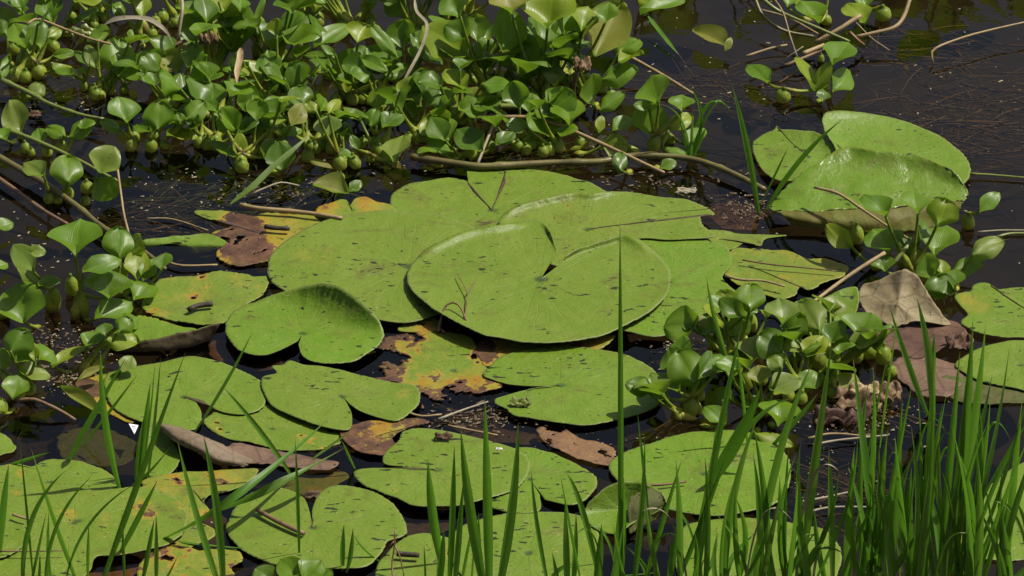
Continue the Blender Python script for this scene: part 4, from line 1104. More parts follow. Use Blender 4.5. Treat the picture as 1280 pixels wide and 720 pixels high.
plant('hyacinth with pale broad leaves and a row of fat floats, right centre', 1036, 456,
      [(978, 406, 974, 373, 38, 'g', dict(a=48)), (1024, 412, 1000, 376, 38, 'g', dict(a=45)), (990, 424, 998, 392, 26, 'd', dict(a=62)), (1072, 421, 1086, 391, 42, 'm', dict(a=42)), (1040, 430, 1048, 402, 28, 'd', dict(a=60)), (990, 441, 1016, 428, 22, 'm', dict(a=30)),
       (1060, 432, 1046, 422, 18, 'g'), (1058, 438, 1066, 428, 14, 'g')],
      [(992, 448, 8), (1020, 450, 13), (1042, 450, 11), (1069, 445, 10, 1.2), (1085, 440, 10), (1104, 448, 10, 1.2), (1114, 464, 8), (1042, 470, 9), (1036, 478, 8), (1008, 440, 6)], extra=9, size=27, hmax=.05, mats='mmgyd', spread=.06)
plant('hyacinth of drooping leaves growing out of the right grass', 956, 516,
      [(978, 459, 962, 447, 17, 'g', dict(a=25)), (962, 488, 996, 472, 28, 'g', dict(a=40)), (972, 534, 974, 497, 46, 'm', dict(a=50)), (916, 502, 896, 488, 20, 'm'), (940, 540, 988, 552, 13, 'y', dict(a=20)), (950, 480, 948, 458, 26, 'o'), (930, 512, 944, 494, 22, 'm'),
       (914, 474, 920, 452, 18, 'y', dict(a=65))], [(992, 470, 8), (932, 480, 9, 1.3), (950, 474, 9)], extra=2, size=22)
plant('low crowded hyacinth between the two clumps left of the tent-shaped dead leaf', 1000, 480, [(1002, 486, 1020, 466, 24, 'm'), (984, 492, 968, 478, 20, 'y')], [(1008, 484, 9), (1022, 476, 9), (986, 496, 8), (1000, 498, 8)], extra=8, size=25, hmax=.045, mats='mmgyd')
plant('pale half-rotten hyacinth leaf beside the brown rotting clump', 1060, 484, [(1050, 488, 1070, 468, 24, 'o', dict(a=35))], [(1042, 490, 8)], extra=0)
plant('small glossy hyacinth at the bottom edge under the twig pad', 374, 730,
      [(376, 722, 352, 698, 26, 'm', dict(a=45)), (378, 722, 398, 700, 28, 'm', dict(a=45)), (340, 726, 322, 710, 22, 'd'), (400, 724, 414, 714, 14, 'm')], [], extra=0)
# reeds of hyacinth just beyond the top edge, mirrored in the open water at the upper right
for x, y, lab in ((1190, -52, 'first hyacinth beyond the top edge, mirrored in the open water at upper right'), (1236, -60, 'second hyacinth beyond the top edge, mirrored near the right margin'), (900, -50, 'third hyacinth beyond the top edge, mirrored left of the dry sticks')):
    plant(lab, x, y, [], [], extra=8, size=52, hmax=.13, spread=.07)

# ---------------------------------------------------------------- stems, straws and sticks lying on the mat
GS = 'stems and straws lying on the water'


def stick(name, label, pts, r, mat, taper=.7, z=.010, cat='stem', seg=8, knots=0, parent=None, group=GS):
    """pts: photo pixels (px, py[, height]); r in photo pixels"""
    w = [tuple(W(p[0], p[1], p[2] if len(p) > 2 else z)) for p in pts]
    L = sum(math.dist(a, b) for a, b in zip(w, w[1:]))
    n = max(8, min(90, int(L / .008)))
    w = crom(w, n)
    rads = []
    sd = pts[0][0] * .37
    for i in range(n):
        t = i / (n - 1)
        k = 1 - (1 - taper) * t + .12 * noise.noise(Vector((t * 9, sd, 0)))
        if knots:
            f = (t * knots + .3) % 1
            k += .30 * math.exp(-((f - .5) / .06) ** 2)
        rads.append(r / PXM * k)
    vs, uv, fs = tube(w, rads, seg)
    o = mesh_obj(name, vs, fs, M[mat], parent, w[n // 2] if parent is None else parent.location, uv)
    if parent is None: tag(o, label, cat, group)
    return o


def ribbon(name, label, pts, w, mat, z=.012, cat='dry leaf', fold=.25, group=GS, prof=None):
    q = [tuple(W(p[0], p[1], p[2] if len(p) > 2 else z)) for p in pts]
    L = sum(math.dist(a, b) for a, b in zip(q, q[1:]))
    n = max(10, min(60, int(L / .006)))
    q = crom(q, n)
    vs, uv, fs = [], [], []
    for i in range(n):
        t = i / (n - 1)
        a, b = Vector(q[max(0, i - 1)]), Vector(q[min(n - 1, i + 1)])
        d = (b - a).normalized()
        s = d.cross(Vector((0, -.55, .83))).normalized()
        nn = s.cross(d)
        hw = w / PXM / 2 * (min(1, 6 * t + .25) * min(1, (1 - t) * 3 + .08))
        tw = .5 * noise.noise(Vector((t * 4, pts[0][0], 0)))
        s2 = s * math.cos(tw) + nn * math.sin(tw)
        for k in (-1, 0, 1):
            vs.append(Vector(q[i]) + s2 * (hw * k) + nn * (fold * hw * abs(k)))
            uv.append((k / 2 + .5, t))
    for i in range(n - 1):
        for k in range(2):
            a = i * 3 + k
            fs.append((a, a + 1, a + 4, a + 3))
    o = mesh_obj(name, vs, fs, M[mat], None, q[n // 2], uv)
    return tag(o, label, cat, group)


FS = 'floating_stalk'
stick(FS, 'long thick olive brown stem floating along the back of the lily stack', [(514, 196), (582, 206), (610, 208), (662, 205), (700, 203), (750, 202), (786, 195), (830, 195), (870, 200), (910, 214), (956, 237)], 4.8, 'cane', .75, .012, knots=5)
stick(FS, 'thin tan stem slanting over the thick olive stem toward the open water', [(598, 147, .03), (662, 147, .032), (700, 157, .03), (768, 187, .026), (806, 205, .024), (830, 216, .022)], 3.0, 'straw', .8)
stick(FS, 'short cut green stem lying under the tallest hyacinth', [(608, 133, .03), (640, 133, .03), (679, 133, .03)], 4.4, 'cane_gr', .8)
stick('dry_straw', 'pale straw leaning across the thin tan stem', [(622, 144, .045), (610, 172, .03), (597, 205, .012)], 2.1, 'straw_gr', .9)
stick('dry_straw', 'long tan straw leaning from the streaked leaf over open water', [(772, 63, .03), (804, 80, .025), (832, 96, .02), (866, 117, .014)], 2.4, 'straw', .8)
ribbon('dry_grass_leaf', 'drooping pale dry grass leaf left of the tallest hyacinth', [(518, -4, .12), (521, 14, .12), (533, 28, .12), (533, 42, .11), (524, 66, .09), (511, 90, .07), (494, 122, .04), (480, 143, .02)], 4.2, 'straw_gr')
ribbon('fallen_grass_leaf', 'green grass leaf fallen flat on the open water near the top', [(810, 20, .02), (830, 46, .012), (848, 68, .006)], 6, 'grass')
stick(FS, 'green stem slanting behind the hyacinths at far left', [(4, 161, .02), (22, 167, .02), (50, 178, .018), (96, 199, .014), (124, 214, .01), (146, 226, .006)], 3.4, 'cane_gr', .6)
stick(FS, 'long thick greenish stem at left, running down to the diamond leaf', [(-14, 190), (0, 197), (26, 212), (48, 224), (66, 236), (86, 250), (104, 264), (118, 276), (136, 289), (162, 306), (186, 319), (206, 336)], 4.6, 'cane', .7, .016, knots=6)
stick(FS, 'dark brown stem below the long thick greenish one', [(-10, 216), (0, 224), (20, 238), (36, 250), (58, 265), (84, 280)], 3.2, 'cane_br', .7, .010)
stick(FS, 'green jointed stem in the upper left, ending near the row of floats', [(2, 100), (24, 110), (46, 121), (60, 129), (96, 142), (130, 149)], 3.6, 'cane_gr', .6, .02, knots=3)
stick('dry_straw', 'tan straw above the small dark hyacinth, upper left', [(34, 30, .09), (48, 24, .09), (80, 36, .085), (112, 48, .08), (138, 55, .075)], 2.0, 'straw', .8)
ribbon('dry_grass_leaf', 'arched grey dry grass leaf at the top left of the mat', [(130, 31, .09), (144, 24, .10), (166, 22, .105), (186, 24, .105), (200, 32, .10), (210, 42, .09), (217, 56, .075)], 7, 'straw_gr')
stick('dry_straw', 'upright grey-green stalk beside the big grey-green leaf', [(227, -6, .12), (228, 12, .11), (225, 32, .09), (223, 50, .07)], 2.4, 'straw_gr', .9)
stick('dry_twig', 'brown dry stem crossing above the torn rounded leaf', [(166, 88, .03), (184, 75, .035), (202, 65, .04), (224, 54, .05), (244, 47, .055), (262, 46, .055)], 2.8, 'cane_br', .9)
stick('dry_straw', 'thin tan upright straw at the edge of dark water, left', [(146, 205, .04), (149, 226, .03), (152, 248, .02), (155, 268, .012), (161, 292, .004)], 1.6, 'straw', .9)
ribbon('dry_grass_leaf', 'upright cream dry stub among the middle hyacinths', [(301, 60, .09), (300, 74, .08), (297, 88, .07), (296, 104, .06)], 9, 'straw', fold=.6)
stick('dry_straw', 'grey stalk under the cream dry stub', [(296, 102, .06), (292, 120, .04), (290, 142, .02)], 2.6, 'straw_gr', .9)
ribbon('fallen_grass_leaf', 'long green grass blade slanting out of the water behind the orange leaf', [(288, 255, .004), (316, 233, .02), (340, 210, .035), (368, 186, .05), (388, 167, .06)], 8, 'grass_lt')
stick('dry_straw', 'grey bent straw beside the slanting green blade', [(308, 245, .006), (336, 233, .014), (352, 228, .016), (374, 232, .008)], 1.4, 'straw_gr', .7)
stick('dry_straw', 'white-ended straw lying on the yellow and brown rotting leaf', [(300, 256), (320, 260), (340, 262), (366, 264), (398, 268), (428, 273)], 3.0, 'straw', .9, .012)
stick('dry_straw', 'thin straw on black water left of the rotting leaf', [(184, 273, .004), (216, 274, .004), (260, 288, .003)], 1.1, 'straw', .8)
stick('dry_straw', 'double tan straw floating before the sunk green strip', [(206, 326, .006), (228, 332, .006), (272, 331, .005)], 1.6, 'straw', .8)
# sticks around the upper right hyacinth
for lab, pts, r, mt in (
    ('greenish stick slanting down from the top edge into the dry heap', [(943, -4, .07), (954, 20, .05), (980, 38, .03), (1020, 46, .02)], 3.2, 'cane'),
    ('green reed crossing the dry heap from the top edge', [(950, -4, .08), (974, 14, .06), (1020, 34, .045), (1062, 52, .03)], 3.4, 'cane_gr'),
    ('thin straw leaning on the V-folded leaf', [(966, -4, .10), (979, 16, .09), (988, 46, .07), (997, 72, .05)], 1.5, 'straw'),
    ('thick pale straw lying across the dry heap', [(1076, 19, .05), (1046, 38, .035), (1018, 53, .02)], 4.2, 'straw'),
    ('tan cane bent at the top edge, right of the dry heap', [(1138, -4, .06), (1130, 20, .04), (1118, 34, .03), (1092, 41, .025), (1070, 46, .02)], 3.8, 'straw'),
    ('short brown stub in front of the bent tan cane', [(1062, 40, .03), (1072, 50, .02), (1080, 56, .01)], 3.2, 'cane_br'),
    ('hair-thin straw poking right of the dry heap', [(1070, 28, .03), (1090, 48, .02), (1112, 63, .008)], 1.2, 'straw'),
    ('straw on the water left of the V-folded leaf', [(933, 70, .006), (964, 60, .008), (984, 56, .010)], 2.2, 'straw'),
    ('brown twig left of the V-folded leaf', [(972, 105, .006), (986, 96, .016), (1000, 86, .024)], 2.6, 'cane_br'),
    ('short tan stick behind the V-folded leaf', [(1004, 67, .02), (1016, 62, .022), (1030, 56, .024)], 4.2, 'straw'),
    ('dark stem under the dry heap at upper right', [(980, 82, .01), (1010, 70, .016), (1040, 56, .016)], 3.2, 'cane_br'),
    ('white-tipped straw sprig left of the dry heap', [(982, 73, .02), (994, 65, .03), (1004, 58, .035)], 1.1, 'straw_gr'),
    ('slim cane lying in the dry heap', [(950, 12, .03), (985, 22, .03), (1022, 42, .026)], 2.0, 'straw')):
    stick('dry_stick', lab, pts, r * .78, mt, .8, cat='stick')
stick('dry_stick', 'bent tan straw over the mirrored water at the right margin', [(1166, 78, .004), (1167, 62, .02), (1203, 47, .024), (1240, 37, .024), (1284, 27, .024)], 1.7, 'straw', .8, cat='stick')
stick('dry_stick', 'long thin straw sagging over the hyacinth at right', [(1018, 234, .055), (1048, 242, .055), (1074, 259, .05), (1104, 279, .045), (1136, 299, .035), (1163, 322, .02)], 2.0, 'straw', .7, cat='stick')
stick('dry_stick', 'tan straw leaning left from the right hyacinth to the olive pad', [(1106, 316, .04), (1074, 336, .03), (1048, 354, .02), (1024, 372, .014), (1010, 382, .010)], 2.7, 'straw', .8, cat='stick')
stick('dry_stick', 'green stalk slanting down in the right hyacinth', [(1149, 292, .04), (1130, 313, .03), (1115, 332, .015)], 3.0, 'cane_gr', .9, cat='stick')
stick('dry_stick', 'thin yellow-green stem at the tip of the far pad, right', [(1212, 217, .006), (1244, 219, .005), (1290, 223, .005)], 1.6, 'cane_gr', .9, cat='stick')
stick('dry_stick', 'pale straight straw at the right margin below the folded leaf', [(1222, 290, .004), (1252, 288, .005), (1290, 288, .005)], 1.3, 'straw_gr', .9, cat='stick')
stick('dry_stick', 'greenish floating straw just under the pale straight one', [(1246, 296, .003), (1264, 292, .003), (1290, 292, .003)], 1.9, 'cane_gr', .9, cat='stick')
stick('dry_stick', 'pinkish brown stalk curving over black water at lower left', [(16, 498, .012), (26, 500, .016), (42, 499, .018), (62, 507, .014), (80, 516, .008), (94, 525, .003)], 2.4, 'cane_br', .8, cat='stick')
stick('dry_stick', 'crooked tan stem lying on the torn edge of the yellowish eaten pad', [(906, 344), (918, 348), (932, 350), (955, 351), (981, 358)], 1.8, 'straw', .7, .016, cat='stick')
stick('dry_stick', 'brown line-like stem lying along the yellowish eaten pad', [(928, 325), (967, 331), (1000, 334), (1046, 339)], 1.1, 'cane_br', .8, .0135, cat='stick')
stick('dry_stick', 'brown twig lying on the deep-notched front pad', [(321, 637), (342, 649), (360, 658), (380, 667)], 2.6, 'cane_br', 1.1, .012, cat='stick')
stick('dry_stick', 'rotten black stick lying on the pale eaten pad', [(236, 387), (248, 382), (266, 380)], 3.6, 'dark_stick', .9, .013, cat='stick')
stick('dry_stick', 'rotten black stick lying on the yellow and brown rotting leaf', [(331, 283), (345, 285), (362, 286)], 3.2, 'dark_stick', .9, .012, cat='stick')
stick('dry_stick', 'rotten black stick lying on the pad at the bottom edge', [(496, 692), (508, 693), (524, 694)], 3.2, 'dark_stick', .9, .011, cat='stick')
stick('dry_stick', 'thin brown straw across the widest front pad', [(0, 689), (45, 689), (80, 688)], .9, 'cane_br', .8, .019, cat='stick')
stick('dry_stick', 'tan bit of straw on the widest front pad', [(16, 643), (28, 647), (44, 651)], 1.6, 'straw', .7, .020, cat='stick')
stick('dry_stick', 'small brown stem on the pad crossed by a slit', [(806, 606, .012), (826, 606, .012), (858, 602, .012)], 1.6, 'cane_br', .7, cat='stick')
for lab, pts in (('upper of the thin straws in the gap below the yellow rotting pad', [(500, 512), (526, 520), (552, 518)]), ('straw rising right in the gap below the yellow rotting pad', [(548, 524), (580, 512), (610, 502)]),
                 ('lowest straw in the gap below the yellow rotting pad', [(560, 532), (590, 538), (622, 544)]), ('straw afloat beside the brown rotting clump', [(1010, 548), (1040, 542), (1090, 546)]),
                 ('tan straw before the brown rotting clump', [(1016, 556), (1050, 550), (1110, 544)]), ('straw afloat in the dark gap within the right grass', [(1010, 640), (1040, 634), (1096, 634)]),
                 ('pale stem afloat in the right grass, higher than the other', [(996, 628), (1030, 622), (1066, 614)]), ('short straw left of the brown rotting clump', [(952, 392), (966, 388), (976, 396)])):
    stick('dry_straw', lab, pts, 1.5, random.choice(['straw', 'straw_gr']), .7, .006)
# plant sprig lying on the largest pad
sp = stick('dead_sprig', 'thin dark sprig bent over the front rim of the largest pad', [(548, 412, .006), (552, 396, .020), (556, 384, .030), (564, 378, .034), (574, 382, .034), (582, 398, .026), (584, 406, .02)], 1.5, 'cane_br', .7, cat='sprig')
stick('twig', None, [(581, 396, .026), (583, 380, .026), (584, 366, .026), (572, 342, .024)], .9, 'cane_br', .6, parent=sp)
stick('twig', None, [(583, 368, .026), (590, 358, .026), (596, 347, .026)], .8, 'cane_br', .6, parent=sp)
stick('twig', None, [(548, 414, .006), (551, 400, .010), (549, 408, .006), (556, 416, .004)], 2.4, 'cane_br', .8, parent=sp)
# dead sprig at the bottom and dead flower in the tall clump
ds = stick('dead_sprig', 'reddish dead sprig at the notch of the bottom edge pad', [(493, 735, .004), (490, 706, .02), (493, 684, .04), (494, 662, .06)], 1.2, 'cane_br', .7, cat='sprig')
stick('twig', None, [(493, 682, .04), (500, 696, .03), (505, 720, .01)], 1.0, 'cane_br', .6, parent=ds)
stick('twig', None, [(493, 676, .045), (484, 686, .036), (474, 700, .02)], .9, 'cane_br', .6, parent=ds)


def crumpled(name, label, px, py, w, h, mat, z=.02, cat='dead leaf', n=14, group=None, seed=0.0, parent=None, amp=.5):
    """a withered, crumpled scrap of leaf"""
    c = W(px, py, z)
    vs, fs, uv = [], [], []
    rx, ry = w / PXM / 2, h / PXM / 2
    for j in range(n):
        for i in range(n):
            u, v = i / (n - 1) * 2 - 1, j / (n - 1) * 2 - 1
            k = 1 - .28 * (u * u + v * v) / 2 + .3 * noise.noise(Vector((u * 2.2, v * 2.2, seed)))
            dz = amp * rx * (noise.noise(Vector((u * 1.9 + seed, v * 1.9, 2))) + .5 * noise.noise(Vector((u * 4.3, v * 4.3 + seed, 7))))
            vs.append(c + Vector((rx * u * k, ry * v * k * .9, ry * v * .45 + dz)))
            uv.append((u, v))
    for j in range(n - 1):
        for i in range(n - 1):
            a = j * n + i
            fs.append((a, a + 1, a + n + 1, a + n))
    o = mesh_obj(name, vs, fs, M[mat], parent, c if parent is None else parent.location, uv)
    md = o.modifiers.new('thickness', 'SOLIDIFY'); md.thickness = .0012; md.offset = 0
    if parent is None: tag(o, label, cat, group)
    return o


fl = stick('dead_flower', 'withered brown flower head on a dark stalk in the tall clump', [(716, 122, .02), (718, 104, .05), (722, 90, .075)], 3.0, 'cane_br', .9, cat='flower', group=None)
crumpled('flower_head', None, 727, 80, 28, 22, 'brown_clump', .085, parent=fl, seed=3.3, amp=.9)
crumpled('dead_leaf', 'largest crumpled leaf of the brown rotting clump beside the right grass', 1072, 500, 62, 30, 'brown_clump', .018, seed=1.1, group='rotting clump beside the right grass')
crumpled('dead_leaf', 'pale curled leaf on the crest of the brown rotting clump', 1080, 486, 40, 14, 'straw', .030, seed=5.1, group='rotting clump beside the right grass')
crumpled('dead_leaf', 'darkest low leaf of the brown rotting clump', 1050, 520, 70, 26, 'maroon_dead', .006, seed=2.7, group='rotting clump beside the right grass')
crumpled('dead_leaf', 'brown leaf at the right end of the rotting clump', 1108, 490, 40, 26, 'brown_clump', .016, seed=8.2, group='rotting clump beside the right grass')
crumpled('dead_leaf', 'reddish brown leaf at the foot of the maroon wet leaf', 1200, 428, 34, 24, 'maroon_dead', .014, seed=6.2)
crumpled('dead_leaf', 'shredded brown bits hanging on the thin tan stem', 612, 158, 26, 34, 'brown_clump', .03, seed=9.2, amp=1.0)
crumpled('dead_leaf', 'crumpled brown-grey tuft on the brown dry stem, upper left', 262, 48, 30, 12, 'brown_clump', .062, seed=4.2, amp=1.0)
crumpled('dead_leaf', 'tiny brown leaf bit at the edge of the split pad', 554, 545, 24, 9, 'maroon_dead', .017, seed=3.7)
crumpled('dead_leaf', 'small pink and brown leaf bit behind the deep notch', 392, 618, 22, 12, 'pink_dead', .004, seed=2.2)
crumpled('leaf_scrap', 'yellowish crumpled scrap lying on the broad slit pad', 650, 503, 26, 11, 'cane_gr', .013, seed=7.7)
crumpled('leaf_scrap', 'white scrap lying on the split pad behind the grass', 624, 561, 9, 3, 'fleck', .016, seed=1.7, amp=.25)
crumpled('dead_leaf', 'reddish brown leaf bit by the green jointed stem', 44, 142, 18, 12, 'maroon_dead', .01, seed=1.9)
crumpled('dead_leaf', 'yellow and brown leaf lying below the tan straw at top left', 106, 40, 54, 14, 'cane_gr', .02, seed=12.4)
crumpled('dead_leaf', 'pale grey leaf bit at the end of the thick olive stem', 858, 238, 30, 9, 'straw_gr', .004, seed=10.4, amp=.15)
# small white triangular scrap with a blue mark
w3 = [(161, 530), (173, 532), (168, 543)]
base3 = [W(a, b, .020 - .0008 * k) for k, (a, b) in enumerate(w3)]
vs = [p + Vector((0, 0, .0007)) for p in base3] + [p for p in base3]
tri = tag(mesh_obj('plastic_scrap', vs, [(0, 2, 1), (3, 4, 5), (0, 1, 4, 3), (1, 2, 5, 4), (2, 0, 3, 5)], M['white'], None, base3[0], smooth=False), 'tiny white triangular plastic scrap with a blue triangle outline', 'litter')
cc = sum((v for v in vs[:3]), Vector()) / 3
outer = [cc + (v - cc) * .42 + Vector((0, 0, .0004)) for v in vs[:3]]
inner = [cc + (v - cc) * .26 + Vector((0, 0, .0004)) for v in vs[:3]]
mesh_obj('printed_mark', outer + inner, [(0, 3, 4, 1), (1, 4, 5, 2), (2, 5, 3, 0)], M['blue'], tri, tri.location, smooth=False)

# ---------------------------------------------------------------- grass in front
GG = 'grass growing in front of the pads'


def blade(parent, bx, by, tx, ty, w, bend=0.0, lean=0.0, tz=None, mat='grass', mid=None, face=None, bz=0.0):
    """one grass blade from its foot (photo pixel on the water plane) to its tip"""
    B = W(bx, by, bz)
    T = W(tx, ty, tz) if tz is not None else V(tx, ty, B.y + lean)
    if T.z < .004: T = W(tx, ty, .02)
    if mid is not None:
        Cn = V(mid[0], mid[1], (B.y + T.y) / 2) if tz is None else W(mid[0], mid[1], max(.02, tz))
        Cn = Cn * 2 - (B + T) / 2
    else:
        Cn = B.lerp(T, .55) + Vector((bend / PXM, 0, 0))
    n = 18
    th = face if face is not None else random.uniform(-50, 50)
    sx = Vector((math.cos(R(th)), math.sin(R(th)), 0))
    vs, uv, fs = [], [], []
    tw = random.uniform(-.5, .5)
    for i in range(n):
        t = i / (n - 1)
        p = B * (1 - t) ** 2 + Cn * 2 * t * (1 - t) + T * t * t
        d = ((Cn - B) * (1 - t) + (T - Cn) * t).normalized()
        s = (sx - d * sx.dot(d)).normalized()
        nn = d.cross(s)
        s = s * math.cos(tw * t) + nn * math.sin(tw * t)
        nn = d.cross(s)
        k = min(1, .55 + 1.5 * t) * (1 - max(0, (t - .45) / .55) ** 1.7)
        hw = .82 * w / PXM / 2 / max(.6, math.cos(R(th))) * max(.03, k)
        for q in (-1, -.5, 0, .5, 1):
            vs.append(p + s * (hw * q) - nn * (.42 * hw * abs(q)))
            uv.append((q / 2 + .5, t))
    for i in range(n - 1):
        for q in range(4):
            a = i * 5 + q
            fs.append((a, a + 1, a + 6, a + 5))
    return mesh_obj('blade', vs, fs, M[mat], parent, parent.location if parent else B, uv)


def tuft(label, bx, by, blades, rnd=0, spread=40, hr=(150, 260), wr=(5, 10), lean=22, name='grass_tuft'):
    e = empty(name, W(bx, by, 0))
    tag(e, label, 'grass', GG)
    for b in blades:
        kw = b[-1] if isinstance(b[-1], dict) else {}
        blade(e, *[x for x in b if not isinstance(x, dict)], **kw)
    for i in range(int(rnd * 1.15)):
        x = bx + random.gauss(0, spread * .5)
        y = by + random.uniform(-14, 22)
        h = hr[0] * .6 + (hr[1] - hr[0] * .6) * random.random() ** (1.0 if hr[1] > 280 else 1.3)
        if random.random() < .22:
            dx = random.choice((-1, 1, 1)) * random.uniform(25, 70)
            blade(e, x, y, x + dx, y - h * random.uniform(.6, .8), random.uniform(*wr) * .5, mid=(x + dx * .35, y - h * .66), mat=random.choice(('grass', 'grass_lt', 'grass', 'grass', 'straw_gr')))
            continue
        blade(e, x, y, x + random.gauss(10, lean * 1.5), y - h, random.uniform(*wr) * (.55 + .45 * random.random()), random.gauss(0, 16), random.uniform(-.07, .07), mat=random.choice(('grass',) * 12 + ('grass_lt',) * 3))
    return e


tuft('grass tuft at the far lower left corner with one wide leaning blade', 70, 740,
     [(97, 728, 39, 561, 10), (30, 748, 82, 588, 7, 0, 0, dict(mid=(38, 655))), (42, 730, 25, 553, 3.4), (0, 700, 11, 580, 9), (57, 745, 116, 594, 5, 0, 0, dict(mid=(70, 660))), (60, 735, 61, 638, 4.5), (48, 740, 50, 690, 4),
      (66, 742, 58, 660, 4), (36, 745, 58, 640, 4)])
tuft('grass tuft with one long blade reaching up beside the notched pad, lower left', 130, 736,
     [(126, 732, 232, 440, 10, 0, 0, dict(mid=(176, 590))), (148, 695, 197, 600, 8), (82, 728, 172, 603, 3.5, 0, 0, dict(mid=(112, 655))), (176, 735, 193, 648, 6), (195, 738, 195, 642, 6), (110, 730, 111, 655, 4), (200, 735, 222, 695, 5), (156, 730, 152, 640, 4)])
tuft('slim grass tuft standing on the notched pad, left', 176, 598,
     [(176, 600, 188, 478, 9, 0, 0, dict(mat='grass')), (184, 600, 201, 446, 5), (178, 596, 194, 450, 3, 3), (170, 600, 180, 520, 8), (166, 606, 212, 560, 4, 0, 0, dict(mid=(186, 590)))])
tuft('grass tuft with a kinked downward blade at the left edge of the water', 116, 612,
     [(151, 614, 126, 440, 11, -10, 0), (84, 580, 158, 446, 8, 0, 0, dict(mid=(112, 528))), (104, 556, 172, 468, 5, 0, 0, dict(mid=(136, 515)))])
tuft('two crossing grass blades behind the front twig pad', 276, 740, [(277, 742, 222, 551, 8, -8, 0), (279, 742, 254, 543, 10, 8, 0)])
tuft('pair of long grass blades leaning far right over the water, left of centre', 190, 690,
     [(196, 676, 414, 520, 11, 0, 0, dict(tz=.07, mid=(308, 610), face=20)), (258, 642, 430, 560, 12, 0, 0, dict(tz=.045, mid=(350, 604), face=10, mat='grass_lt')), (204, 674, 312, 686, 6, 0, 0, dict(tz=.012, face=0))])
b = blade(None, 368, 600, 279, 484, 6, 0, 0, mid=(324, 538)); b.name = 'lone_grass'; tag(b, 'single grass blade bending left above the pinkish flat dead leaf', 'grass', GG)
b = blade(None, 243, 541, 316, 414, 4, 0, 0, mid=(283, 478), mat='grass_lt'); b.name = 'lone_grass'; tag(b, 'single pale bent blade rising from the pinkish rolled leaf', 'grass', GG)
b = blade(None, 374, 697, 369, 548, 5, 0, 0); b.name = 'lone_grass'; tag(b, 'single dark upright stem standing on the front twig pad', 'grass', GG)
tuft('two pale dry blades crossed beside the orange brown rotting leaf', 440, 584, [(385, 578, 440, 538, 4, 0, 0, dict(mat='grass_lt', tz=.03)), (444, 586, 427, 550, 4, 0, 0, dict(mat='grass_lt'))])
tuft('small low grass tuft on the front of the twig pad', 432, 716, [(428, 714, 430, 655, 7, -3), (433, 716, 441, 660, 6, 3), (476, 702, 442, 668, 5, 0, 0, dict(mid=(456, 686)))])
b = blade(None, 0, 584, 63, 565, 6, 0, 0, tz=.03, face=0); b.name = 'lone_grass'; tag(b, 'single blade lying level over the water at the left edge', 'grass', GG)
tuft('grass tuft of three wide dark blades in the middle of the bottom edge', 606, 748, [(608, 752, 576, 535, 13, -6, 0, dict(face=20)), (612, 755, 606, 498, 13, 2, 0, dict(face=-10)), (620, 755, 648, 528, 14, 6, 0, dict(face=25)), (600, 748, 598, 640, 6)])
tuft('grass tuft with a blunt wide blade left of the three dark blades', 556, 750, [(552, 705, 535, 574, 13, -4), (560, 750, 568, 556, 8), (566, 750, 579, 602, 8), (545, 750, 555, 662, 9), (574, 745, 592, 650, 4), (588, 748, 596, 648, 3), (532, 745, 530, 680, 3)])
b = blade(None, 776, 750, 775, 276, 7.6, 0, 0, face=8); b.name = 'lone_grass'; tag(b, 'tallest single blade standing alone before the largest pad', 'grass', GG)
tuft('thin grass tuft right of the three dark blades', 690, 745, [(687, 742, 664, 588, 5, -6), (709, 745, 706, 626, 10, -2), (716, 740, 720, 640, 8), (730, 745, 700, 590, 4), (745, 745, 752, 655, 11), (700, 745, 690, 690, 6),
     (752, 740, 708, 592, 8, 0, 0, dict(mid=(728, 640), mat='grass')), (686, 735, 728, 705, 6, 0, 0, dict(mid=(700, 712)))])
tuft('grass tuft with a broad blade in front of the cupped leaf', 775, 748, [(773, 748, 780, 598, 13, 2), (790, 748, 806, 548, 9, 4), (815, 700, 797, 516, 4, 0), (764, 720, 826, 715, 6, 0, 0, dict(tz=.02)), (800, 745, 852, 575, 7), (832, 745, 852, 630, 9)], rnd=7, spread=50, hr=(70, 150), wr=(5, 9))
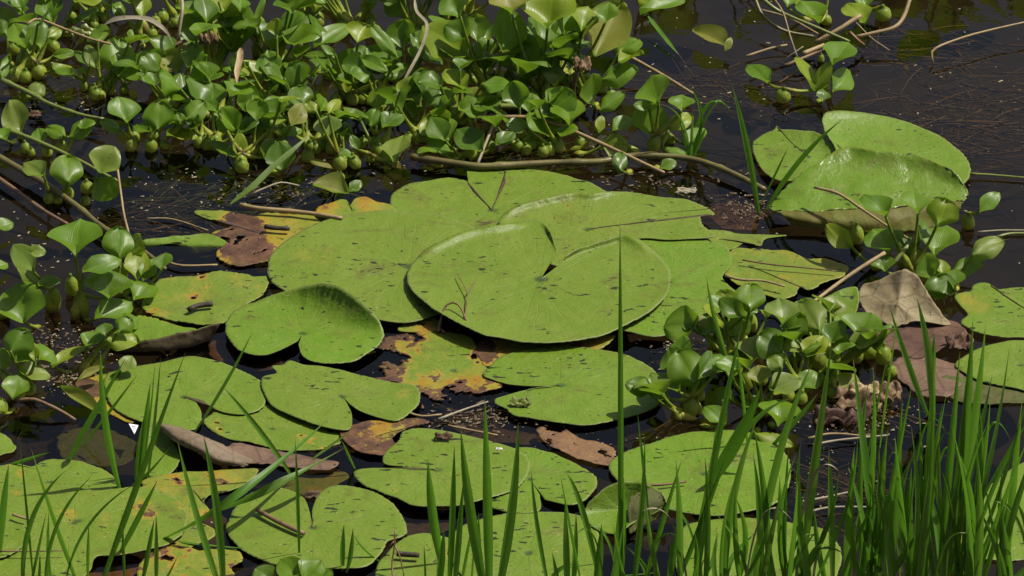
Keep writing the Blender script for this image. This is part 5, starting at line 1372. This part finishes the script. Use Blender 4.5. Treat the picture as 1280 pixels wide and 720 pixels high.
for lab, x, ex, hr, rn in (
    ('grass tuft with a dark slanting stem under the hyacinths, right of centre', 872, [(868, 700, 928, 402, 10, 0, 0, dict(mid=(893, 565))), (918, 478, 883, 346, 8, -6, 0, dict(mat='grass_lt')), (840, 745, 912, 560, 8), (868, 745, 895, 532, 8)], (110, 190), 10),
    ('grass tuft with broad leaning blades below the drooping hyacinth leaves', 930, [(884, 610, 950, 486, 20, 0, 0, dict(mid=(922, 545))), (900, 590, 990, 498, 11, 0, 0, dict(mid=(942, 525), mat='grass_lt')), (940, 748, 1015, 455, 10, 0, 0, dict(mid=(972, 580), mat='grass_lt')), (962, 560, 1022, 492, 10, 0, 0, dict(mid=(998, 520)))], (130, 230), 13),
    ('grass tuft with one tall bright blade left of the grass gap', 994, [(996, 745, 1040, 425, 14, 0, 0, dict(mid=(1016, 590), mat='grass_lt', face=10)), (935, 560, 920, 430, 4, 3)], (150, 240), 13),
    ('sparse grass tuft standing in the dark gap of the right grass', 1048, [(1040, 735, 1036, 560, 9, 0, 0, dict(mat='grass_lt')), (1060, 745, 1068, 560, 13), (1072, 748, 1094, 590, 10), (1100, 560, 1122, 396, 3), (1078, 600, 1110, 440, 3)], (90, 180), 8),
    ('grass tuft with a wide arching blade before the maroon wet leaf', 1112, [(1160, 520, 1112, 384, 9, -4, 0), (1166, 520, 1146, 372, 12, 8, 0, dict(mat='grass_lt')), (1164, 490, 1168, 416, 8), (1110, 748, 1128, 500, 11)], (170, 300), 15),
    ('tall dense grass tuft at right, in front of the plain green pad', 1160, [(1150, 748, 1168, 438, 13, 4), (1180, 748, 1216, 402, 14, 8), (1188, 700, 1232, 406, 14, 10, 0, dict(mat='grass_lt')), (1172, 748, 1200, 440, 11)], (210, 330), 20),
    ('leaning grass tuft beside the tall dense one at right', 1205, [(1190, 748, 1262, 432, 11, 10), (1200, 740, 1290, 470, 8, 10), (1180, 720, 1240, 470, 10)], (160, 290), 16),
    ('grass tuft at the right edge with arching blades', 1262, [(1240, 748, 1300, 545, 10, -10), (1210, 700, 1290, 520, 6, 0, 0, dict(mid=(1250, 590))), (1255, 740, 1278, 500, 10)], (90, 220), 9)):
    tuft(lab, x, 748, ex, rn, 52, hr, (6, 12), 20)
tuft('grassy weed sprout at the right tip of the hyacinth mat', 868, 192,
     [(866, 196, 862, 108, 6, 4, 0, dict(mid=(876, 145))), (864, 196, 908, 116, 6, 0, 0, dict(mid=(880, 150))), (866, 170, 914, 140, 7, 0, 0, dict(mid=(888, 128))), (862, 200, 826, 131, 4, 0, 0, dict(mid=(852, 150))), (864, 200, 866, 140, 5), (864, 200, 882, 160, 7), (862, 200, 850, 150, 5)], name='weed_sprout')
b = blade(None, 948, 266, 915, 106, 10, 5, 0, face=10); b.name = 'lone_grass'; tag(b, 'single upright blade before the smaller left pad of the back right group', 'grass', GG)
b = blade(None, 958, 262, 1052, 150, 8, 0, 0, mid=(1000, 200)); b.name = 'lone_grass'; tag(b, 'single arching blade over the back right group of pads', 'grass', GG)
b = blade(None, 950, 256, 985, 184, 4, 0, 0); b.name = 'lone_grass'; tag(b, 'short thin blade between the two blades of the back right group', 'grass', GG)

# ---------------------------------------------------------------- what nobody could count: crumbs on the water, weed under it
vs, fs = [], []
vs2, fs2 = [], []
vs3, fs3 = [], []


def crumb(vs, fs, p, a, b, th, lift=0.0):
    ca, sa = math.cos(th), math.sin(th)
    i = len(vs)
    for x, y, z in ((-a, -b, 0), (a, -b * .6, 0), (a * .8, b, 0), (-a * .7, b, 0), (0, 0, max(.0006, b * .7))):
        vs.append(p + Vector((x * ca - y * sa, x * sa + y * ca, z)))
    fs += [(i, i + 1, i + 4), (i + 1, i + 2, i + 4), (i + 2, i + 3, i + 4), (i + 3, i, i + 4), (i + 3, i + 2, i + 1, i)]


zones = [(900, 90, 150, 80, 80), (1200, 150, 120, 120, 70), (230, 250, 140, 30, 110), (90, 470, 60, 30, 130), (860, 440, 40, 22, 110), (600, 525, 90, 20, 70), (70, 420, 60, 20, 70), (930, 260, 60, 20, 80), (760, 545, 90, 22, 40), (60, 300, 80, 60, 60),
         (400, 190, 160, 40, 120), (150, 100, 120, 50, 120), (1080, 520, 80, 30, 90), (1030, 600, 60, 40, 60), (640, 180, 160, 30, 100), (660, 360, 640, 360, 260)]
for zx, zy, wx, wy, n in zones:
    for k in range(n):
        p = W(zx + random.gauss(0, wx * .55), zy + random.gauss(0, wy * .55), .0008)
        s = random.choice((.0005, .0006, .0008, .001, .0013, .0019)) * random.uniform(.6, 1.2)
        if random.random() < .80:
            crumb(vs, fs, p, s * random.uniform(.8, 2.2), s * .7, random.uniform(0, 6.3))
        else:
            crumb(vs2, fs2, p, s * random.uniform(.8, 1.5), s * .7, random.uniform(0, 6.3))
for px, py, n, sx, sy in ((400, 325, 60, 60, 14), (500, 310, 24, 40, 18), (570, 300, 10, 30, 10), (600, 400, 30, 60, 30), (110, 645, 50, 90, 22), (640, 470, 24, 80, 26), (390, 660, 30, 70, 26), (880, 600, 22, 60, 26), (250, 370, 50, 50, 14), (560, 590, 30, 60, 22), (740, 270, 20, 70, 14), (650, 250, 20, 80, 14), (1100, 200, 16, 60, 16), (230, 490, 24, 60, 20)):
    for k in range(n):
        p = W(px + random.gauss(0, sx), py + random.gauss(0, sy), .0215)
        s = random.choice((.0006, .0008, .0011)) * random.uniform(.6, 1.2)
        crumb(vs2 if random.random() < .35 else vs, fs2 if False else fs, p, s, s, 0) if False else None
deb = tag(mesh_obj('floating_debris', vs, fs, M['crumb'], None, (0, 0, 0), smooth=False), 'brown crumbs and bits of plant litter drifting on the water', 'litter', kind='stuff')
tag(mesh_obj('pale_debris', vs2, fs2, M['crumb_pale'], None, (0, 0, 0), smooth=False), 'whitish specks drifting on the dark water between the leaves', 'litter', kind='stuff')

# dark flakes of rotted leaf in the gaps
for zx, zy, wx, wy, n in ((855, 440, 40, 20, 90), (90, 466, 50, 22, 110), (70, 425, 60, 24, 70), (600, 522, 70, 16, 90), (840, 560, 60, 10, 30), (930, 262, 50, 16, 60), (1080, 520, 70, 26, 90), (820, 225, 80, 14, 60), (440, 480, 30, 12, 20), (350, 240, 120, 18, 60)):
    for k in range(n):
        p = W(zx + random.gauss(0, wx * .5), zy + random.gauss(0, wy * .5), .0010)
        crumb(vs3, fs3, p, random.uniform(.001, .007) * random.random() + .001, random.uniform(.0006, .0022), random.uniform(0, 6.3))
tag(mesh_obj('rotted_flakes', vs3, fs3, M['flake'], None, (0, 0, 0), smooth=False), 'dark brown flakes of rotted leaf floating in the gaps between leaves', 'litter', kind='stuff')

vs, fs = [], []
vg, fg = [], []
wz = [(1200, 150, 90, 70, 420, 'b'), (1130, 60, 60, 20, 60, 'b'), (980, 130, 40, 18, 60, 'b'), (880, 110, 70, 30, 90, 'b'), (600, 522, 60, 14, 70, 'b'), (690, 540, 60, 14, 30, 'b'), (330, 240, 80, 18, 90, 'g'), (240, 250, 60, 20, 60, 'g'), (190, 280, 50, 24, 40, 'b'),
      (910, 262, 40, 14, 50, 'b'), (1040, 605, 40, 30, 60, 'b'), (640, 190, 120, 20, 70, 'g'), (60, 110, 60, 30, 50, 'g'), (1060, 520, 50, 20, 60, 'b')]
for zx, zy, wx, wy, n, kind in wz:
    for k in range(n):
        z = -random.uniform(.006, .05)
        c = W(zx + random.gauss(0, wx * .6), zy + random.gauss(0, wy * .6), z)
        th = random.gauss(-.25 if kind == 'b' else .3, .5)
        l = random.uniform(.02, .14)
        d = Vector((math.cos(th), math.sin(th), random.uniform(-.15, .15)))
        pts = [c - d * l / 2, c + Vector((0, 0, random.uniform(-.006, .006))) + Vector((-d.y, d.x, 0)) * random.gauss(0, .004), c + d * l / 2]
        pts = crom([tuple(p) for p in pts], 6)
        r = random.choice((.0003, .0004, .0006, .0009, .0015)) * random.uniform(.7, 1.2)
        a, u, f = tube(pts, [r] * 6, 5)
        tv, tf = (vs, fs) if kind == 'b' else (vg, fg)
        o0 = len(tv)
        tv += a
        tf += [tuple(i + o0 for i in q) for q in f]
tag(mesh_obj('submerged_weed', vs, fs, M['weed'], None, (0, 0, 0)), 'brown weed and roots hanging just under the water surface', 'water weed', kind='stuff')
tag(mesh_obj('submerged_green_weed', vg, fg, M['weed_gr'], None, (0, 0, 0)), 'dark green weed under the water behind the lily pads', 'water weed', kind='stuff')

# ---------------------------------------------------------------- daylight
SUN_DIR = Vector((.58, .16, 1.0)).normalized()           # towards the sun: high, to the right and a little behind the pads
EL = math.asin(SUN_DIR.z)
AZ = math.atan2(SUN_DIR.x, SUN_DIR.y)                     # from +Y towards +X
sd = bpy.data.lights.new('sun', 'SUN')
sd.energy = 5.0
sd.angle = R(.5)
sd.color = (1.0, .94, .84)
so = bpy.data.objects.new('sun', sd)
COL.objects.link(so)
so.rotation_euler = (-SUN_DIR).to_track_quat('-Z', 'Y').to_euler()
so.location = (2, 2, 6)
wd = bpy.data.worlds.new('World')
scene.world = wd
wd.use_nodes = True
nt = wd.node_tree
bg = nt.nodes['Background']
sky = nt.nodes.new('ShaderNodeTexSky')
sky.sky_type = 'NISHITA'
sky.sun_disc = False
sky.sun_elevation = EL
sky.sun_rotation = AZ
sky.dust_density = 5.0
sky.air_density = 1.2
sky.ozone_density = .6
nt.links.new(sky.outputs[0], bg.inputs[0])
bg.inputs[1].default_value = .062
scene.view_settings.view_transform = 'Standard'
scene.view_settings.look = 'None'
scene.view_settings.gamma = 1.0
scene.view_settings.exposure = 0.28
scene.cycles.max_bounces = 6
scene.cycles.transparent_max_bounces = 10
scene.render.film_transparent = False
